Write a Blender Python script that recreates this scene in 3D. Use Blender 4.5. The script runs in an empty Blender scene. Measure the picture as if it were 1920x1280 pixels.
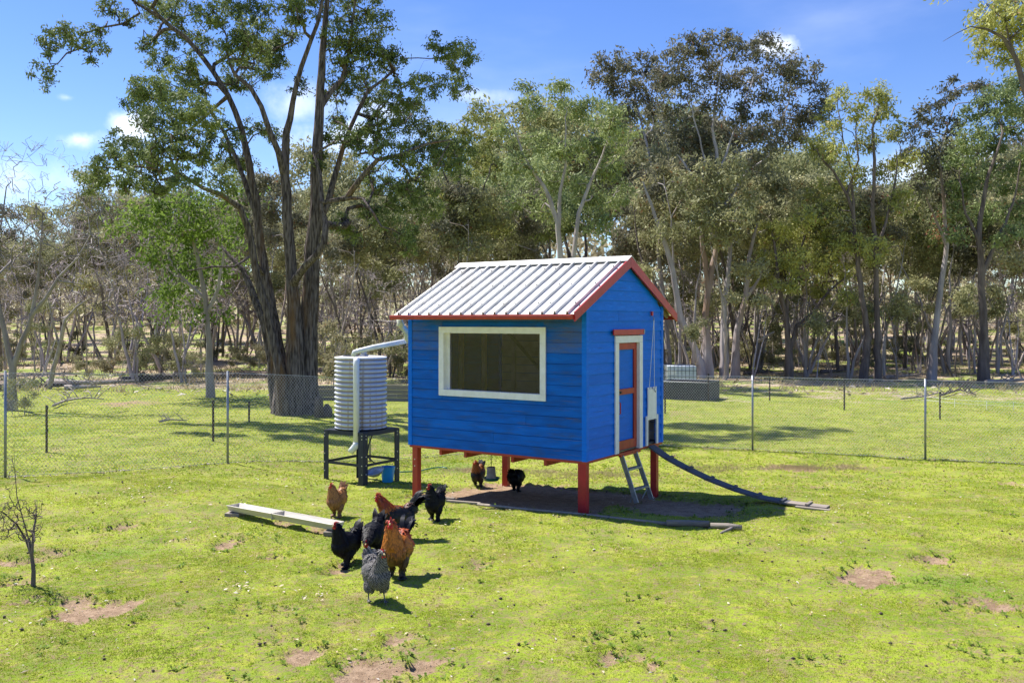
import bpy, bmesh, math, random
import numpy as np
from mathutils import Vector, Matrix
R = math.radians
random.seed(7); rng = np.random.default_rng(11)
scn = bpy.context.scene
col = scn.collection
# ------------------------------------------------------------------ camera, sky, sun, exposure
F, HOR, CAMH = 1700.0, 602.0, 2.75          # focal length in photo pixels, horizon row, camera height
cd = bpy.data.cameras.new('camera'); cam = bpy.data.objects.new('camera', cd); col.objects.link(cam)
cam.location = (0, 0, CAMH); cam.rotation_euler = (R(90), 0, 0)
cd.sensor_width = 36; cd.lens = 36 * F / 1920; cd.shift_y = -(640 - HOR) / 1920
cd.clip_start = .1; cd.clip_end = 3000
scn.camera = cam
SUNV = Vector((-.53, .37, 1.0)).normalized()
SUN_EL = math.asin(SUNV.z); SUN_ROT = math.atan2(SUNV.x, SUNV.y)
sd = bpy.data.lights.new('sun', 'SUN'); sd.energy = 4.6; sd.angle = R(.53); sd.color = (1, .955, .88)
so = bpy.data.objects.new('sun', sd); col.objects.link(so); so.location = (-20, 12, 40)
so.rotation_euler = (-SUNV).to_track_quat('-Z', 'Y').to_euler()
scn.view_settings.view_transform = 'Standard'; scn.view_settings.look = 'None'
scn.view_settings.gamma = 1; scn.view_settings.use_curve_mapping = False
scn.view_settings.exposure = .98
scn.render.engine = 'CYCLES'
scn.cycles.max_bounces = 6; scn.cycles.transparent_max_bounces = 8

def nn(nt, t, **kw):
    n = nt.nodes.new(t)
    for k, v in kw.items(): setattr(n, k, v)
    return n
def L(nt, a, b): nt.links.new(a, b)
def math_(nt, op, a, b=None, c=None, clamp=False):
    n = nn(nt, 'ShaderNodeMath', operation=op); n.use_clamp = clamp
    for i, x in enumerate((a, b, c)):
        if x is None: continue
        if isinstance(x, (int, float)): n.inputs[i].default_value = x
        else: L(nt, x, n.inputs[i])
    return n.outputs[0]

world = bpy.data.worlds.new('World'); scn.world = world; world.use_nodes = True
wt = world.node_tree; wt.nodes.clear()
sky = nn(wt, 'ShaderNodeTexSky', sky_type='NISHITA'); sky.sun_disc = False
sky.sun_elevation = SUN_EL; sky.sun_rotation = SUN_ROT
sky.air_density = 1.0; sky.dust_density = .08; sky.ozone_density = 2.6; sky.altitude = 300
hs = nn(wt, 'ShaderNodeHueSaturation'); hs.inputs['Saturation'].default_value = 1.25; hs.inputs['Hue'].default_value = .518; hs.inputs['Value'].default_value = .97
L(wt, sky.outputs[0], hs.inputs['Color'])
tc = nn(wt, 'ShaderNodeTexCoord')
noi = nn(wt, 'ShaderNodeTexNoise'); noi.inputs['Scale'].default_value = 14; noi.inputs['Detail'].default_value = 7; noi.inputs['Roughness'].default_value = .58
L(wt, tc.outputs['Generated'], noi.inputs['Vector'])
alpha = None
def cloud_blob(u, v, ru, rv, dens):
    global alpha
    d = Vector(((u - 960) / F, 1, (HOR - v) / F)).normalized()
    s = nn(wt, 'ShaderNodeVectorMath', operation='SUBTRACT'); L(wt, tc.outputs['Generated'], s.inputs[0]); s.inputs[1].default_value = d
    m = nn(wt, 'ShaderNodeVectorMath', operation='MULTIPLY'); L(wt, s.outputs[0], m.inputs[0]); m.inputs[1].default_value = (F / ru, F / ru, F / rv)
    l = nn(wt, 'ShaderNodeVectorMath', operation='LENGTH'); L(wt, m.outputs[0], l.inputs[0])
    a = math_(wt, 'SUBTRACT', 1.15, l.outputs['Value'])
    nz = math_(wt, 'MULTIPLY_ADD', noi.outputs[0], 3.2, -1.6)
    a = math_(wt, 'ADD', a, nz)
    mr = nn(wt, 'ShaderNodeMapRange', interpolation_type='SMOOTHSTEP'); L(wt, a, mr.inputs[0]); mr.inputs[1].default_value = .15; mr.inputs[2].default_value = 1.5; mr.inputs[4].default_value = dens
    alpha = mr.outputs[0] if alpha is None else math_(wt, 'MAXIMUM', alpha, mr.outputs[0])
cloud_blob(1455, 85, 62, 24, .95); cloud_blob(150, 262, 75, 24, .95); cloud_blob(245, 240, 42, 26, .9)
cloud_blob(560, 200, 90, 40, .5); cloud_blob(740, 215, 90, 32, .6); cloud_blob(640, 260, 160, 40, .7)
cloud_blob(100, 340, 260, 50, .4); cloud_blob(1750, 320, 260, 45, .5); cloud_blob(125, 183, 22, 9, .4); cloud_blob(900, 180, 90, 20, .35)
# the same scattered cloud all round, low over the horizon
n2 = nn(wt, 'ShaderNodeTexNoise'); n2.inputs['Scale'].default_value = 2.2; n2.inputs['Detail'].default_value = 6
mp = nn(wt, 'ShaderNodeMapping'); mp.inputs['Scale'].default_value = (1, 1, 3.2); L(wt, tc.outputs['Generated'], mp.inputs['Vector']); L(wt, mp.outputs[0], n2.inputs['Vector'])
mr = nn(wt, 'ShaderNodeMapRange', interpolation_type='SMOOTHSTEP'); L(wt, n2.outputs[0], mr.inputs[0]); mr.inputs[1].default_value = .5; mr.inputs[2].default_value = .85; mr.inputs[4].default_value = .3
alpha = math_(wt, 'MAXIMUM', alpha, mr.outputs[0])
mx = nn(wt, 'ShaderNodeMix', data_type='RGBA'); L(wt, alpha, mx.inputs[0]); L(wt, hs.outputs[0], mx.inputs[6]); mx.inputs[7].default_value = (8.6, 9.0, 9.6, 1)
bg = nn(wt, 'ShaderNodeBackground'); bg.inputs['Strength'].default_value = .098; L(wt, mx.outputs[2], bg.inputs['Color'])
wo = nn(wt, 'ShaderNodeOutputWorld'); L(wt, bg.outputs[0], wo.inputs[0])

# ------------------------------------------------------------------ terrain
GY = np.array([-40, 0, 7, 11, 13.2, 15.2, 17.2, 20, 30, 60, 90, 150, 300, 900.])
GZ = np.array([.45, .38, .20, .07, 0, -.15, -.29, -.36, -.42, -.34, .3, 2.6, 9, 30.])
def smooth(a, b, x):
    t = np.clip((x - a) / (b - a), 0, 1); return t * t * (3 - 2 * t)
def T(x, y):
    x = np.asarray(x, float); y = np.asarray(y, float)
    z = np.interp(y, GY, GZ) * .5 + .25 * np.interp(y - .8, GY, GZ) + .25 * np.interp(y + .8, GY, GZ)
    z = z + .24 * (1 - smooth(-5.5, -2.6, x)) * smooth(11, 15, y) * (1 - smooth(22, 34, y))
    return z
def Tz(x, y): return float(T(x, y))
def gp(u, v):                                   # ground point seen at photo pixel (u, v)
    Y = CAMH * F / (v - HOR)
    for _ in range(40):
        Y = .5 * Y + .5 * (CAMH - Tz((u - 960) / F * Y, Y)) * F / (v - HOR)
    x = (u - 960) / F * Y
    return Vector((x, Y, Tz(x, Y)))
def at(u, v, Y): return Vector(((u - 960) / F * Y, Y, CAMH + (HOR - v) / F * Y))

# dirt patches: (u, v, half width px, half height px, strength)
DIRT_PX = [(210, 988, 42, 9, .75), (425, 1020, 28, 12, .8), (515, 1042, 28, 8, .7), (30, 1050, 75, 10, .9), (110, 1035, 40, 7, .6),
           (25, 1095, 40, 10, .7), (120, 1120, 70, 22, .75), (190, 1148, 80, 20, .95), (320, 1012, 20, 6, .5), (1625, 1083, 62, 20, 1.0),
           (1870, 1140, 70, 22, .85), (1330, 1172, 32, 12, .6), (1755, 1047, 26, 7, .7), (515, 1195, 50, 22, .75), (560, 1225, 45, 20, .8),
           (730, 1190, 45, 16, .8), (770, 1262, 110, 28, .95), (690, 1240, 60, 20, .5), (900, 1056, 24, 8, .6), (1130, 1200, 50, 14, .4), (1045, 1085, 22, 10, .5),
           (640, 1062, 24, 9, .7), (890, 1095, 30, 6, .5), (1480, 878, 60, 7, .75), (1600, 875, 60, 6, .6), (880, 880, 40, 5, .6), (1900, 905, 40, 9, .6),
           (1265, 775, 60, 6, .45), (250, 755, 60, 6, .7), (1010, 1215, 30, 8, .4), (1850, 1225, 50, 12, .4), (1180, 1120, 30, 8, .35),
           (820, 950, 30, 7, .4), (330, 1060, 20, 6, .35), (60, 1225, 60, 14, .4), (330, 1245, 50, 12, .35), (1500, 1240, 60, 12, .35)]
DIRT = []
for u, v, a, b, s in DIRT_PX:
    c = gp(u, v); rx = a / F * c.y; ry = (gp(u, v - b).y - gp(u, v + b).y) / 2
    DIRT.append((c.x, c.y, rx, max(ry, .05), s))
C0 = Vector((1.07, 13.2, 0)); CROT = math.atan2(-.555, .832); ca, sa = math.cos(CROT), math.sin(CROT)
def coop_local(x, y): dx, dy = x - C0.x, y - C0.y; return dx * ca + dy * sa, -dx * sa + dy * ca
def lownoise(x, y, sc, seed):
    r = np.random.default_rng(seed); t = 0
    for i in range(7):
        a = r.uniform(0, 6.28); k = sc * r.uniform(.6, 2.0); t = t + np.sin((np.cos(a) * x + np.sin(a) * y) * k + r.uniform(0, 6.28) + 1.3 * np.sin(k * .7 * (np.sin(a) * x - np.cos(a) * y)))
    return t / 3.2
_lat = np.random.default_rng(99).random((256, 256))
def vnoise(x, y):
    xi = np.floor(x).astype(int); yi = np.floor(y).astype(int); fx = x - xi; fy = y - yi; fx = fx * fx * (3 - 2 * fx); fy = fy * fy * (3 - 2 * fy)
    g_ = lambda a, b: _lat[a & 255, b & 255]
    return (g_(xi, yi) * (1 - fx) + g_(xi + 1, yi) * fx) * (1 - fy) + (g_(xi, yi + 1) * (1 - fx) + g_(xi + 1, yi + 1) * fx) * fy
def fbm(x, y, sc, octs=5, off=0):
    t = 0; a = .5; x = np.asarray(x, float) * sc + off; y = np.asarray(y, float) * sc + off * 1.7
    for i in range(octs): t = t + a * (vnoise(x, y) - .5); x = x * 2.03 + 11.3; y = y * 2.03 + 5.7; a *= .58
    return t                                         # about -.5 to .5
def dirt(x, y):
    x = np.asarray(x, float); y = np.asarray(y, float); m = np.zeros_like(x)
    wob = 2.8 * fbm(x, y, 2.6, 6)
    for cx, cy, rx, ry, s in DIRT:
        d = np.sqrt(((x - cx) / rx) ** 2 + ((y - cy) / ry) ** 2)
        m = np.maximum(m, .9 * s * (1 - smooth(.25, 1.45, d + wob)))
    lx, ly = coop_local(x, y)                  # bare earth under the coop
    d = np.maximum(np.abs(lx + 1.55) / 1.75, np.abs(ly - 1.15) / 1.45)
    m = np.maximum(m, 1 - smooth(.82, 1.12, d + .18 * wob))
    d = np.sqrt(((lx - .9) / 1.1) ** 2 + ((ly - 1.2) / .9) ** 2)
    m = np.maximum(m, .9 * (1 - smooth(.5, 1.3, d + .4 * wob)))
    m = np.maximum(m, .55 * smooth(.21, .36, fbm(x, y, 1.1, 6, 40)) * (1 - smooth(30, 45, y)))
    return m
def relief(x, y):
    f = (1 - smooth(22, 40, y))
    return f * (.012 * lownoise(x, y, 2.2, 5) + .010 * lownoise(x, y, 9, 6) + .004 * lownoise(x, y, 30, 8)) - .055 * smooth(.2, .6, dirt(x, y)) * f

# ------------------------------------------------------------------ mesh helpers
def tag(o, label=None, cat=None, group=None, kind=None):
    if label: o['label'] = label
    if cat: o['category'] = cat
    if group: o['group'] = group
    if kind: o['kind'] = kind
    return o
def empty(name, loc, rz=0, label=None, cat=None, group=None):
    o = bpy.data.objects.new(name, None); o.empty_display_size = .2; o.location = loc; o.rotation_euler = (0, 0, rz); col.objects.link(o)
    return tag(o, label, cat, group)
def mesh_np(name, V, faces, mat, parent=None, attrs=None, smooth_=False, link=True, colors=None):
    """faces: list of integer arrays, each (n, k)."""
    me = bpy.data.meshes.new(name); V = np.ascontiguousarray(V, dtype=np.float32)
    me.vertices.add(len(V)); me.vertices.foreach_set('co', V.ravel())
    if not isinstance(faces, list): faces = [faces]
    faces = [np.asarray(f, dtype=np.int32) for f in faces if len(f)]
    tot = sum(f.size for f in faces); npoly = sum(len(f) for f in faces)
    me.loops.add(tot); me.polygons.add(npoly)
    me.loops.foreach_set('vertex_index', np.concatenate([f.ravel() for f in faces]))
    lt = np.concatenate([np.full(len(f), f.shape[1], np.int32) for f in faces])
    me.polygons.foreach_set('loop_start', np.concatenate([[0], np.cumsum(lt)[:-1]]).astype(np.int32))
    if smooth_: me.polygons.foreach_set('use_smooth', np.ones(npoly, bool))
    if mat: me.materials.append(mat)
    for k, a in (attrs or {}).items():
        at_ = me.attributes.new(k, 'FLOAT', 'POINT'); at_.data.foreach_set('value', np.asarray(a, np.float32))
    if colors is not None:
        at_ = me.attributes.new('Col', 'FLOAT_COLOR', 'POINT'); c4 = np.ones((len(V), 4), np.float32); c4[:, :3] = colors
        at_.data.foreach_set('color', c4.ravel())
    me.update(calc_edges=True); me.validate()
    o = bpy.data.objects.new(name, me)
    if link: col.objects.link(o)
    if parent: o.parent = parent
    return o
class MB:
    def __init__(s): s.v = []; s.f = []
    def add(s, vs, fs):
        b = len(s.v); s.v += [tuple(p) for p in vs]; s.f += [tuple(i + b for i in f) for f in fs]; return s
    def box(s, x0, x1, y0, y1, z0, z1):
        return s.add([(x0, y0, z0), (x1, y0, z0), (x1, y1, z0), (x0, y1, z0), (x0, y0, z1), (x1, y0, z1), (x1, y1, z1), (x0, y1, z1)],
                     [(0, 3, 2, 1), (4, 5, 6, 7), (0, 1, 5, 4), (1, 2, 6, 5), (2, 3, 7, 6), (3, 0, 4, 7)])
    def hexa(s, p):      # eight corners, bottom ring then top ring
        return s.add(p, [(0, 3, 2, 1), (4, 5, 6, 7), (0, 1, 5, 4), (1, 2, 6, 5), (2, 3, 7, 6), (3, 0, 4, 7)])
    def beam(s, a, b, w, h, up=(0, 0, 1)):
        a, b = Vector(a), Vector(b); d = (b - a).normalized(); side = d.cross(Vector(up)).normalized() * w / 2; u = side.cross(d).normalized() * h / 2
        return s.hexa([a - side - u, b - side - u, b + side - u, a + side - u, a - side + u, b - side + u, b + side + u, a + side + u])
    def tube(s, pts, r, n=8, cap=True):
        pts = [Vector(p) for p in pts]; rs = r if hasattr(r, '__len__') else [r] * len(pts); b = len(s.v); up = Vector((0, 0, 1)); ref = None
        for i, p in enumerate(pts):
            d = (pts[min(i + 1, len(pts) - 1)] - pts[max(i - 1, 0)]).normalized()
            if ref is None: ref = d.orthogonal().normalized()
            ref = (ref - d * ref.dot(d)).normalized(); q = d.cross(ref)
            for k in range(n):
                a = 2 * math.pi * k / n; s.v.append(tuple(p + (ref * math.cos(a) + q * math.sin(a)) * rs[i]))
        for i in range(len(pts) - 1):
            for k in range(n):
                a0 = b + i * n + k; a1 = b + i * n + (k + 1) % n; s.f.append((a0, a1, a1 + n, a0 + n))
        if cap: s.f.append(tuple(b + k for k in range(n))[::-1]); s.f.append(tuple(b + (len(pts) - 1) * n + k for k in range(n)))
        return s
    def lathe(s, prof, n=24, c=(0, 0, 0), cap=True):
        b = len(s.v)
        for r, z in prof:
            for k in range(n):
                a = 2 * math.pi * k / n; s.v.append((c[0] + r * math.cos(a), c[1] + r * math.sin(a), c[2] + z))
        for i in range(len(prof) - 1):
            for k in range(n):
                a0 = b + i * n + k; a1 = b + i * n + (k + 1) % n; s.f.append((a0, a1, a1 + n, a0 + n))
        if cap: s.f.append(tuple(b + k for k in range(n))[::-1]); s.f.append(tuple(b + (len(prof) - 1) * n + k for k in range(n)))
        return s
    def build(s, name, mat, parent=None, sm=False, bevel=0, shade_angle=None):
        me = bpy.data.meshes.new(name); me.from_pydata(s.v, [], s.f); me.materials.append(mat); me.update()
        o = bpy.data.objects.new(name, me); col.objects.link(o)
        if parent: o.parent = parent
        if sm: me.polygons.foreach_set('use_smooth', np.ones(len(me.polygons), bool))
        if shade_angle:
            me.set_sharp_from_angle(angle=R(shade_angle))
        if bevel:
            m = o.modifiers.new('bevel', 'BEVEL'); m.width = bevel; m.segments = 2; m.limit_method = 'ANGLE'
        return o

# ------------------------------------------------------------------ materials
def material(name, c1, c2=None, rough=.6, scale=8, stretch=(1, 1, 1), bump=0, bump_scale=None, metal=0, spec=.5, detail=5, lo=.35, hi=.65, coord='Object',
             c3=None, scale3=2, lo3=.55, hi3=.7, rand=0, coat=0):
    m = bpy.data.materials.new(name); m.use_nodes = True; nt = m.node_tree; b = nt.nodes['Principled BSDF']
    b.inputs['Roughness'].default_value = rough; b.inputs['Metallic'].default_value = metal; b.inputs['Specular IOR Level'].default_value = spec
    b.inputs['Coat Weight'].default_value = coat
    c2 = c2 or tuple(x * .8 for x in c1)
    tc = nn(nt, 'ShaderNodeTexCoord'); mp = nn(nt, 'ShaderNodeMapping'); mp.inputs['Scale'].default_value = stretch; L(nt, tc.outputs[coord], mp.inputs[0])
    oi = nn(nt, 'ShaderNodeObjectInfo')
    add = nn(nt, 'ShaderNodeVectorMath', operation='ADD'); L(nt, mp.outputs[0], add.inputs[0])
    ml = math_(nt, 'MULTIPLY', oi.outputs['Random'], 37.0); L(nt, ml, add.inputs[1])
    n = nn(nt, 'ShaderNodeTexNoise'); n.inputs['Scale'].default_value = scale; n.inputs['Detail'].default_value = detail; L(nt, add.outputs[0], n.inputs['Vector'])
    mr = nn(nt, 'ShaderNodeMapRange'); L(nt, n.outputs[0], mr.inputs[0]); mr.inputs[1].default_value = lo; mr.inputs[2].default_value = hi
    mx = nn(nt, 'ShaderNodeMix', data_type='RGBA'); L(nt, mr.outputs[0], mx.inputs[0]); mx.inputs[6].default_value = (*c1, 1); mx.inputs[7].default_value = (*c2, 1)
    out = mx.outputs[2]
    if c3:
        n3 = nn(nt, 'ShaderNodeTexNoise'); n3.inputs['Scale'].default_value = scale3; n3.inputs['Detail'].default_value = 6; L(nt, add.outputs[0], n3.inputs['Vector'])
        mr3 = nn(nt, 'ShaderNodeMapRange'); L(nt, n3.outputs[0], mr3.inputs[0]); mr3.inputs[1].default_value = lo3; mr3.inputs[2].default_value = hi3
        m3 = nn(nt, 'ShaderNodeMix', data_type='RGBA'); L(nt, mr3.outputs[0], m3.inputs[0]); L(nt, out, m3.inputs[6]); m3.inputs[7].default_value = (*c3, 1); out = m3.outputs[2]
    if rand:
        v = math_(nt, 'MULTIPLY_ADD', oi.outputs['Random'], 2 * rand, 1 - rand)
        h = nn(nt, 'ShaderNodeHueSaturation'); L(nt, v, h.inputs['Value']); L(nt, out, h.inputs['Color']); out = h.outputs[0]
    L(nt, out, b.inputs['Base Color'])
    if bump:
        nb = nn(nt, 'ShaderNodeTexNoise'); nb.inputs['Scale'].default_value = bump_scale or scale * 3; nb.inputs['Detail'].default_value = 6; L(nt, add.outputs[0], nb.inputs['Vector'])
        bp = nn(nt, 'ShaderNodeBump'); bp.inputs['Strength'].default_value = min(bump, 1); bp.inputs['Distance'].default_value = .02 * max(bump, 1); L(nt, nb.outputs[0], bp.inputs['Height']); L(nt, bp.outputs[0], b.inputs['Normal'])
    return m
def leaf_material(name, ca_, cb_, cc_=None, trans=.35, clump=.5):
    m = bpy.data.materials.new(name); m.use_nodes = True; nt = m.node_tree; nt.nodes.clear()
    at_ = nn(nt, 'ShaderNodeAttribute', attribute_name='tint')
    tc = nn(nt, 'ShaderNodeTexCoord'); n = nn(nt, 'ShaderNodeTexNoise'); n.inputs['Scale'].default_value = clump; n.inputs['Detail'].default_value = 2; L(nt, tc.outputs['Object'], n.inputs['Vector'])
    mr = nn(nt, 'ShaderNodeMapRange'); L(nt, n.outputs[0], mr.inputs[0]); mr.inputs[1].default_value = .38; mr.inputs[2].default_value = .62
    f = math_(nt, 'MULTIPLY_ADD', at_.outputs['Fac'], .5, math_(nt, 'MULTIPLY', mr.outputs[0], .5), clamp=True)
    mx = nn(nt, 'ShaderNodeMix', data_type='RGBA'); L(nt, f, mx.inputs[0]); mx.inputs[6].default_value = (*ca_, 1); mx.inputs[7].default_value = (*cb_, 1); out = mx.outputs[2]
    if cc_:
        g = math_(nt, 'GREATER_THAN', at_.outputs['Fac'], .93); m2 = nn(nt, 'ShaderNodeMix', data_type='RGBA'); L(nt, g, m2.inputs[0]); L(nt, out, m2.inputs[6]); m2.inputs[7].default_value = (*cc_, 1); out = m2.outputs[2]
    oi = nn(nt, 'ShaderNodeObjectInfo'); h = nn(nt, 'ShaderNodeHueSaturation'); L(nt, out, h.inputs['Color'])
    L(nt, math_(nt, 'MULTIPLY_ADD', oi.outputs['Random'], .5, .78), h.inputs['Value']); L(nt, math_(nt, 'MULTIPLY_ADD', oi.outputs['Random'], -.025, .512), h.inputs['Hue'])
    b = nn(nt, 'ShaderNodeBsdfPrincipled'); b.inputs['Roughness'].default_value = .6; b.inputs['Specular IOR Level'].default_value = .22; L(nt, h.outputs[0], b.inputs['Base Color'])
    t = nn(nt, 'ShaderNodeBsdfTranslucent'); g2 = nn(nt, 'ShaderNodeGamma'); g2.inputs[1].default_value = .82; L(nt, h.outputs[0], g2.inputs[0]); L(nt, g2.outputs[0], t.inputs['Color'])
    ms = nn(nt, 'ShaderNodeMixShader'); ms.inputs[0].default_value = trans; L(nt, b.outputs[0], ms.inputs[1]); L(nt, t.outputs[0], ms.inputs[2])
    o = nn(nt, 'ShaderNodeOutputMaterial'); L(nt, ms.outputs[0], o.inputs[0])
    return m
def attr_material(name, rough=.6, noise=.25, scale=60, spec=.4, trans=0):
    m = bpy.data.materials.new(name); m.use_nodes = True; nt = m.node_tree; b = nt.nodes['Principled BSDF']
    a = nn(nt, 'ShaderNodeAttribute', attribute_name='Col'); tc = nn(nt, 'ShaderNodeTexCoord')
    n = nn(nt, 'ShaderNodeTexNoise'); n.inputs['Scale'].default_value = scale; n.inputs['Detail'].default_value = 4; L(nt, tc.outputs['Object'], n.inputs['Vector'])
    h = nn(nt, 'ShaderNodeHueSaturation'); L(nt, a.outputs['Color'], h.inputs['Color']); L(nt, math_(nt, 'MULTIPLY_ADD', n.outputs[0], noise * 4, 1 - noise * 2), h.inputs['Value'])
    L(nt, h.outputs[0], b.inputs['Base Color']); b.inputs['Roughness'].default_value = rough; b.inputs['Specular IOR Level'].default_value = spec
    if trans:
        t = nn(nt, 'ShaderNodeBsdfTranslucent'); L(nt, h.outputs[0], t.inputs['Color']); ms = nn(nt, 'ShaderNodeMixShader'); ms.inputs[0].default_value = trans
        L(nt, b.outputs[0], ms.inputs[1]); L(nt, t.outputs[0], ms.inputs[2]); L(nt, ms.outputs[0], nt.nodes['Material Output'].inputs[0])
    return m
M = {}
M['blue'] = material('blue_paint', (.001, .165, .76), (.001, .145, .68), rough=.5, spec=.16, scale=3, stretch=(1, 1, 6), bump=.2, bump_scale=40, c3=(.006, .19, .80), scale3=5, rand=.09)
M['blue_old'] = material('weathered_blue_paint', (.001, .14, .62), (.003, .10, .45), rough=.55, spec=.16, scale=2.5, stretch=(1, 1, 5), bump=.35, bump_scale=45, c3=(.045, .085, .17), scale3=2.2, lo3=.58, hi3=.85, rand=.10)
M['red'] = material('red_paint', (.50, .016, .022), (.40, .012, .018), rough=.4, scale=6, bump=.15, rand=.05)
M['rust_red'] = material('red_brown_paint', (.46, .045, .02), (.36, .03, .016), rough=.5, scale=8, stretch=(1, 1, .3), bump=.2, rand=.06)
M['white'] = material('white_paint', (.84, .83, .84), (.76, .75, .74), rough=.45, scale=9, bump=.1)
M['cream'] = material('cream_lining', (.56, .50, .47), (.40, .35, .32), rough=.7, scale=5, rand=.1)
M['roof'] = material('zinc_roof', (.74, .73, .70), (.62, .61, .58), rough=.42, scale=2.5, metal=.45, spec=.5, c3=(.52, .51, .48), scale3=5, lo3=.55, hi3=.8)
M['screw'] = material('dark_screw', (.02, .02, .025), rough=.5)
M['steel'] = material('dark_painted_steel', (.022, .027, .042), (.035, .04, .055), rough=.5, spec=.3, scale=12, bump=.1)
M['bowl'] = material('polished_bowl_steel', (.62, .64, .68), rough=.3, metal=.3)
M['bolt'] = material('bolt_zinc', (.7, .7, .7), rough=.35, metal=.6)
M['galv'] = material('galvanised_steel', (.30, .32, .35), (.23, .25, .28), rough=.42, metal=.55, scale=20)
M['wire'] = material('fence_wire', (.55, .57, .62), (.46, .48, .52), rough=.4, metal=.3, scale=20)
M['alu'] = material('worn_aluminium', (.36, .38, .40), (.26, .27, .28), rough=.45, metal=.5, scale=14, bump=.1)
M['timber'] = material('weathered_timber', (.30, .25, .20), (.20, .17, .14), rough=.8, scale=4, stretch=(1, 8, 8), bump=.5, rand=.15)
M['timber_dark'] = material('dark_timber', (.06, .064, .075), (.10, .10, .105), rough=.7, scale=5, stretch=(1, 7, 7), bump=.4, rand=.1)
M['sleeper'] = material('grey_sleeper', (.20, .18, .18), (.13, .115, .11), rough=.85, scale=5, stretch=(.4, 5, 5), bump=.5, rand=.2)
M['pvc'] = material('white_pvc', (.76, .77, .76), (.66, .67, .64), rough=.35, scale=6)
M['pvc_old'] = material('cream_pvc', (.62, .61, .48), (.52, .51, .40), rough=.4, scale=8)
M['plastic_blue'] = material('blue_plastic', (.03, .38, .75), (.02, .30, .62), rough=.3, scale=5)
M['green_plastic'] = material('green_plastic', (.02, .16, .11), rough=.35)
M['feeder_grey'] = material('feeder_plastic', (.36, .33, .31), (.26, .23, .22), rough=.5, scale=18)
M['ibc'] = material('tank_plastic', (.68, .72, .74), (.56, .60, .62), rough=.4, scale=3)
M['bark_big'] = material('rough_grey_bark', (.20, .165, .15), (.055, .043, .04), rough=.95, spec=.1, scale=5, stretch=(3.4, 3.4, .5), lo=.38, hi=.62, bump=3.5, bump_scale=6, c3=(.19, .11, .055), scale3=.7, lo3=.56, hi3=.75)
M['bark_pale'] = material('smooth_pale_bark', (.44, .40, .41), (.27, .235, .24), rough=.7, scale=2.2, stretch=(1, 1, .3), bump=.4, c3=(.26, .16, .10), scale3=.5, lo3=.5, hi3=.7, rand=.12)
M['bark_dark'] = material('dark_bark', (.17, .135, .12), (.08, .06, .055), rough=.9, scale=3, stretch=(2, 2, .4), bump=1.2, rand=.25)
M['bark_mid'] = material('grey_brown_bark', (.40, .35, .335), (.24, .20, .19), rough=.85, scale=2.2, stretch=(1.5, 1.5, .3), bump=.6, rand=.3)
M['bark_twig'] = material('bare_grey_twigs', (.42, .36, .36), (.28, .23, .23), rough=.85, scale=2, rand=.2)
M['deadwood'] = material('bleached_deadwood', (.42, .36, .32), (.24, .20, .18), rough=.85, scale=4, bump=.5, rand=.2)
M['log'] = material('dark_fallen_timber', (.16, .13, .125), (.08, .065, .06), rough=.9, scale=4, bump=.6, rand=.3)
M['leaf_big'] = leaf_material('deep_green_leaves', (.05, .085, .028), (.21, .26, .075), trans=.24)
M['leaf_lush'] = leaf_material('fresh_green_leaves', (.09, .15, .02), (.24, .33, .045), trans=.45)
M['leaf_olive'] = leaf_material('olive_leaves', (.18, .19, .09), (.41, .40, .19), (.22, .13, .05), trans=.24)
M['leaf_dark'] = leaf_material('dark_olive_leaves', (.085, .088, .055), (.24, .225, .13), (.18, .08, .035), trans=.24)
M['leaf_yellow'] = leaf_material('yellow_olive_leaves', (.20, .22, .055), (.50, .50, .14), (.32, .20, .07), trans=.24)
M['leaf_blue'] = leaf_material('blue_green_leaves', (.14, .19, .075), (.40, .46, .17), (.28, .22, .08), trans=.24)
M['leaf_pale'] = leaf_material('pale_olive_leaves', (.18, .20, .08), (.46, .46, .20), (.3, .18, .08), trans=.28)
M['leaf_shrub'] = leaf_material('scrub_leaves', (.17, .16, .085), (.28, .26, .14), (.30, .20, .10), trans=.3)
M['leaf_far'] = leaf_material('far_wood_leaves', (.26, .24, .15), (.50, .45, .29), (.26, .17, .10), trans=.24, clump=.12)
M['straw'] = leaf_material('dry_grass', (.34, .26, .13), (.48, .39, .21), trans=.3)
M['grass'] = leaf_material('short_grass', (.15, .235, .010), (.385, .455, .028), (.46, .38, .12), trans=.4, clump=1.3)

def add_wear(m, colr, scale, stretch, lo, hi, amt, off=0):
    nt = m.node_tree; b = nt.nodes['Principled BSDF']; src = b.inputs['Base Color'].links[0].from_socket
    t = nn(nt, 'ShaderNodeTexCoord'); mp = nn(nt, 'ShaderNodeMapping'); mp.inputs['Scale'].default_value = stretch; mp.inputs['Location'].default_value = (off, off, off); L(nt, t.outputs['Object'], mp.inputs[0])
    n = nn(nt, 'ShaderNodeTexNoise'); n.inputs['Scale'].default_value = scale; n.inputs['Detail'].default_value = 7; n.inputs['Roughness'].default_value = .65; L(nt, mp.outputs[0], n.inputs['Vector'])
    r = nn(nt, 'ShaderNodeMapRange'); L(nt, n.outputs[0], r.inputs[0]); r.inputs[1].default_value = lo; r.inputs[2].default_value = hi; r.inputs[4].default_value = amt
    x = nn(nt, 'ShaderNodeMix', data_type='RGBA'); L(nt, r.outputs[0], x.inputs[0]); L(nt, src, x.inputs[6]); x.inputs[7].default_value = (*colr, 1); L(nt, x.outputs[2], b.inputs['Base Color'])
M['blue_upper'] = M['blue_old'].copy(); M['blue_upper'].name = 'upper_blue_paint'
add_wear(M['blue_old'], (.16, .11, .06), 1.2, (1.2, 1.2, 42), .60, .70, .75); add_wear(M['blue_old'], (.25, .30, .38), 55, (1, 1, 1), .70, .74, .5, 3)
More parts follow.
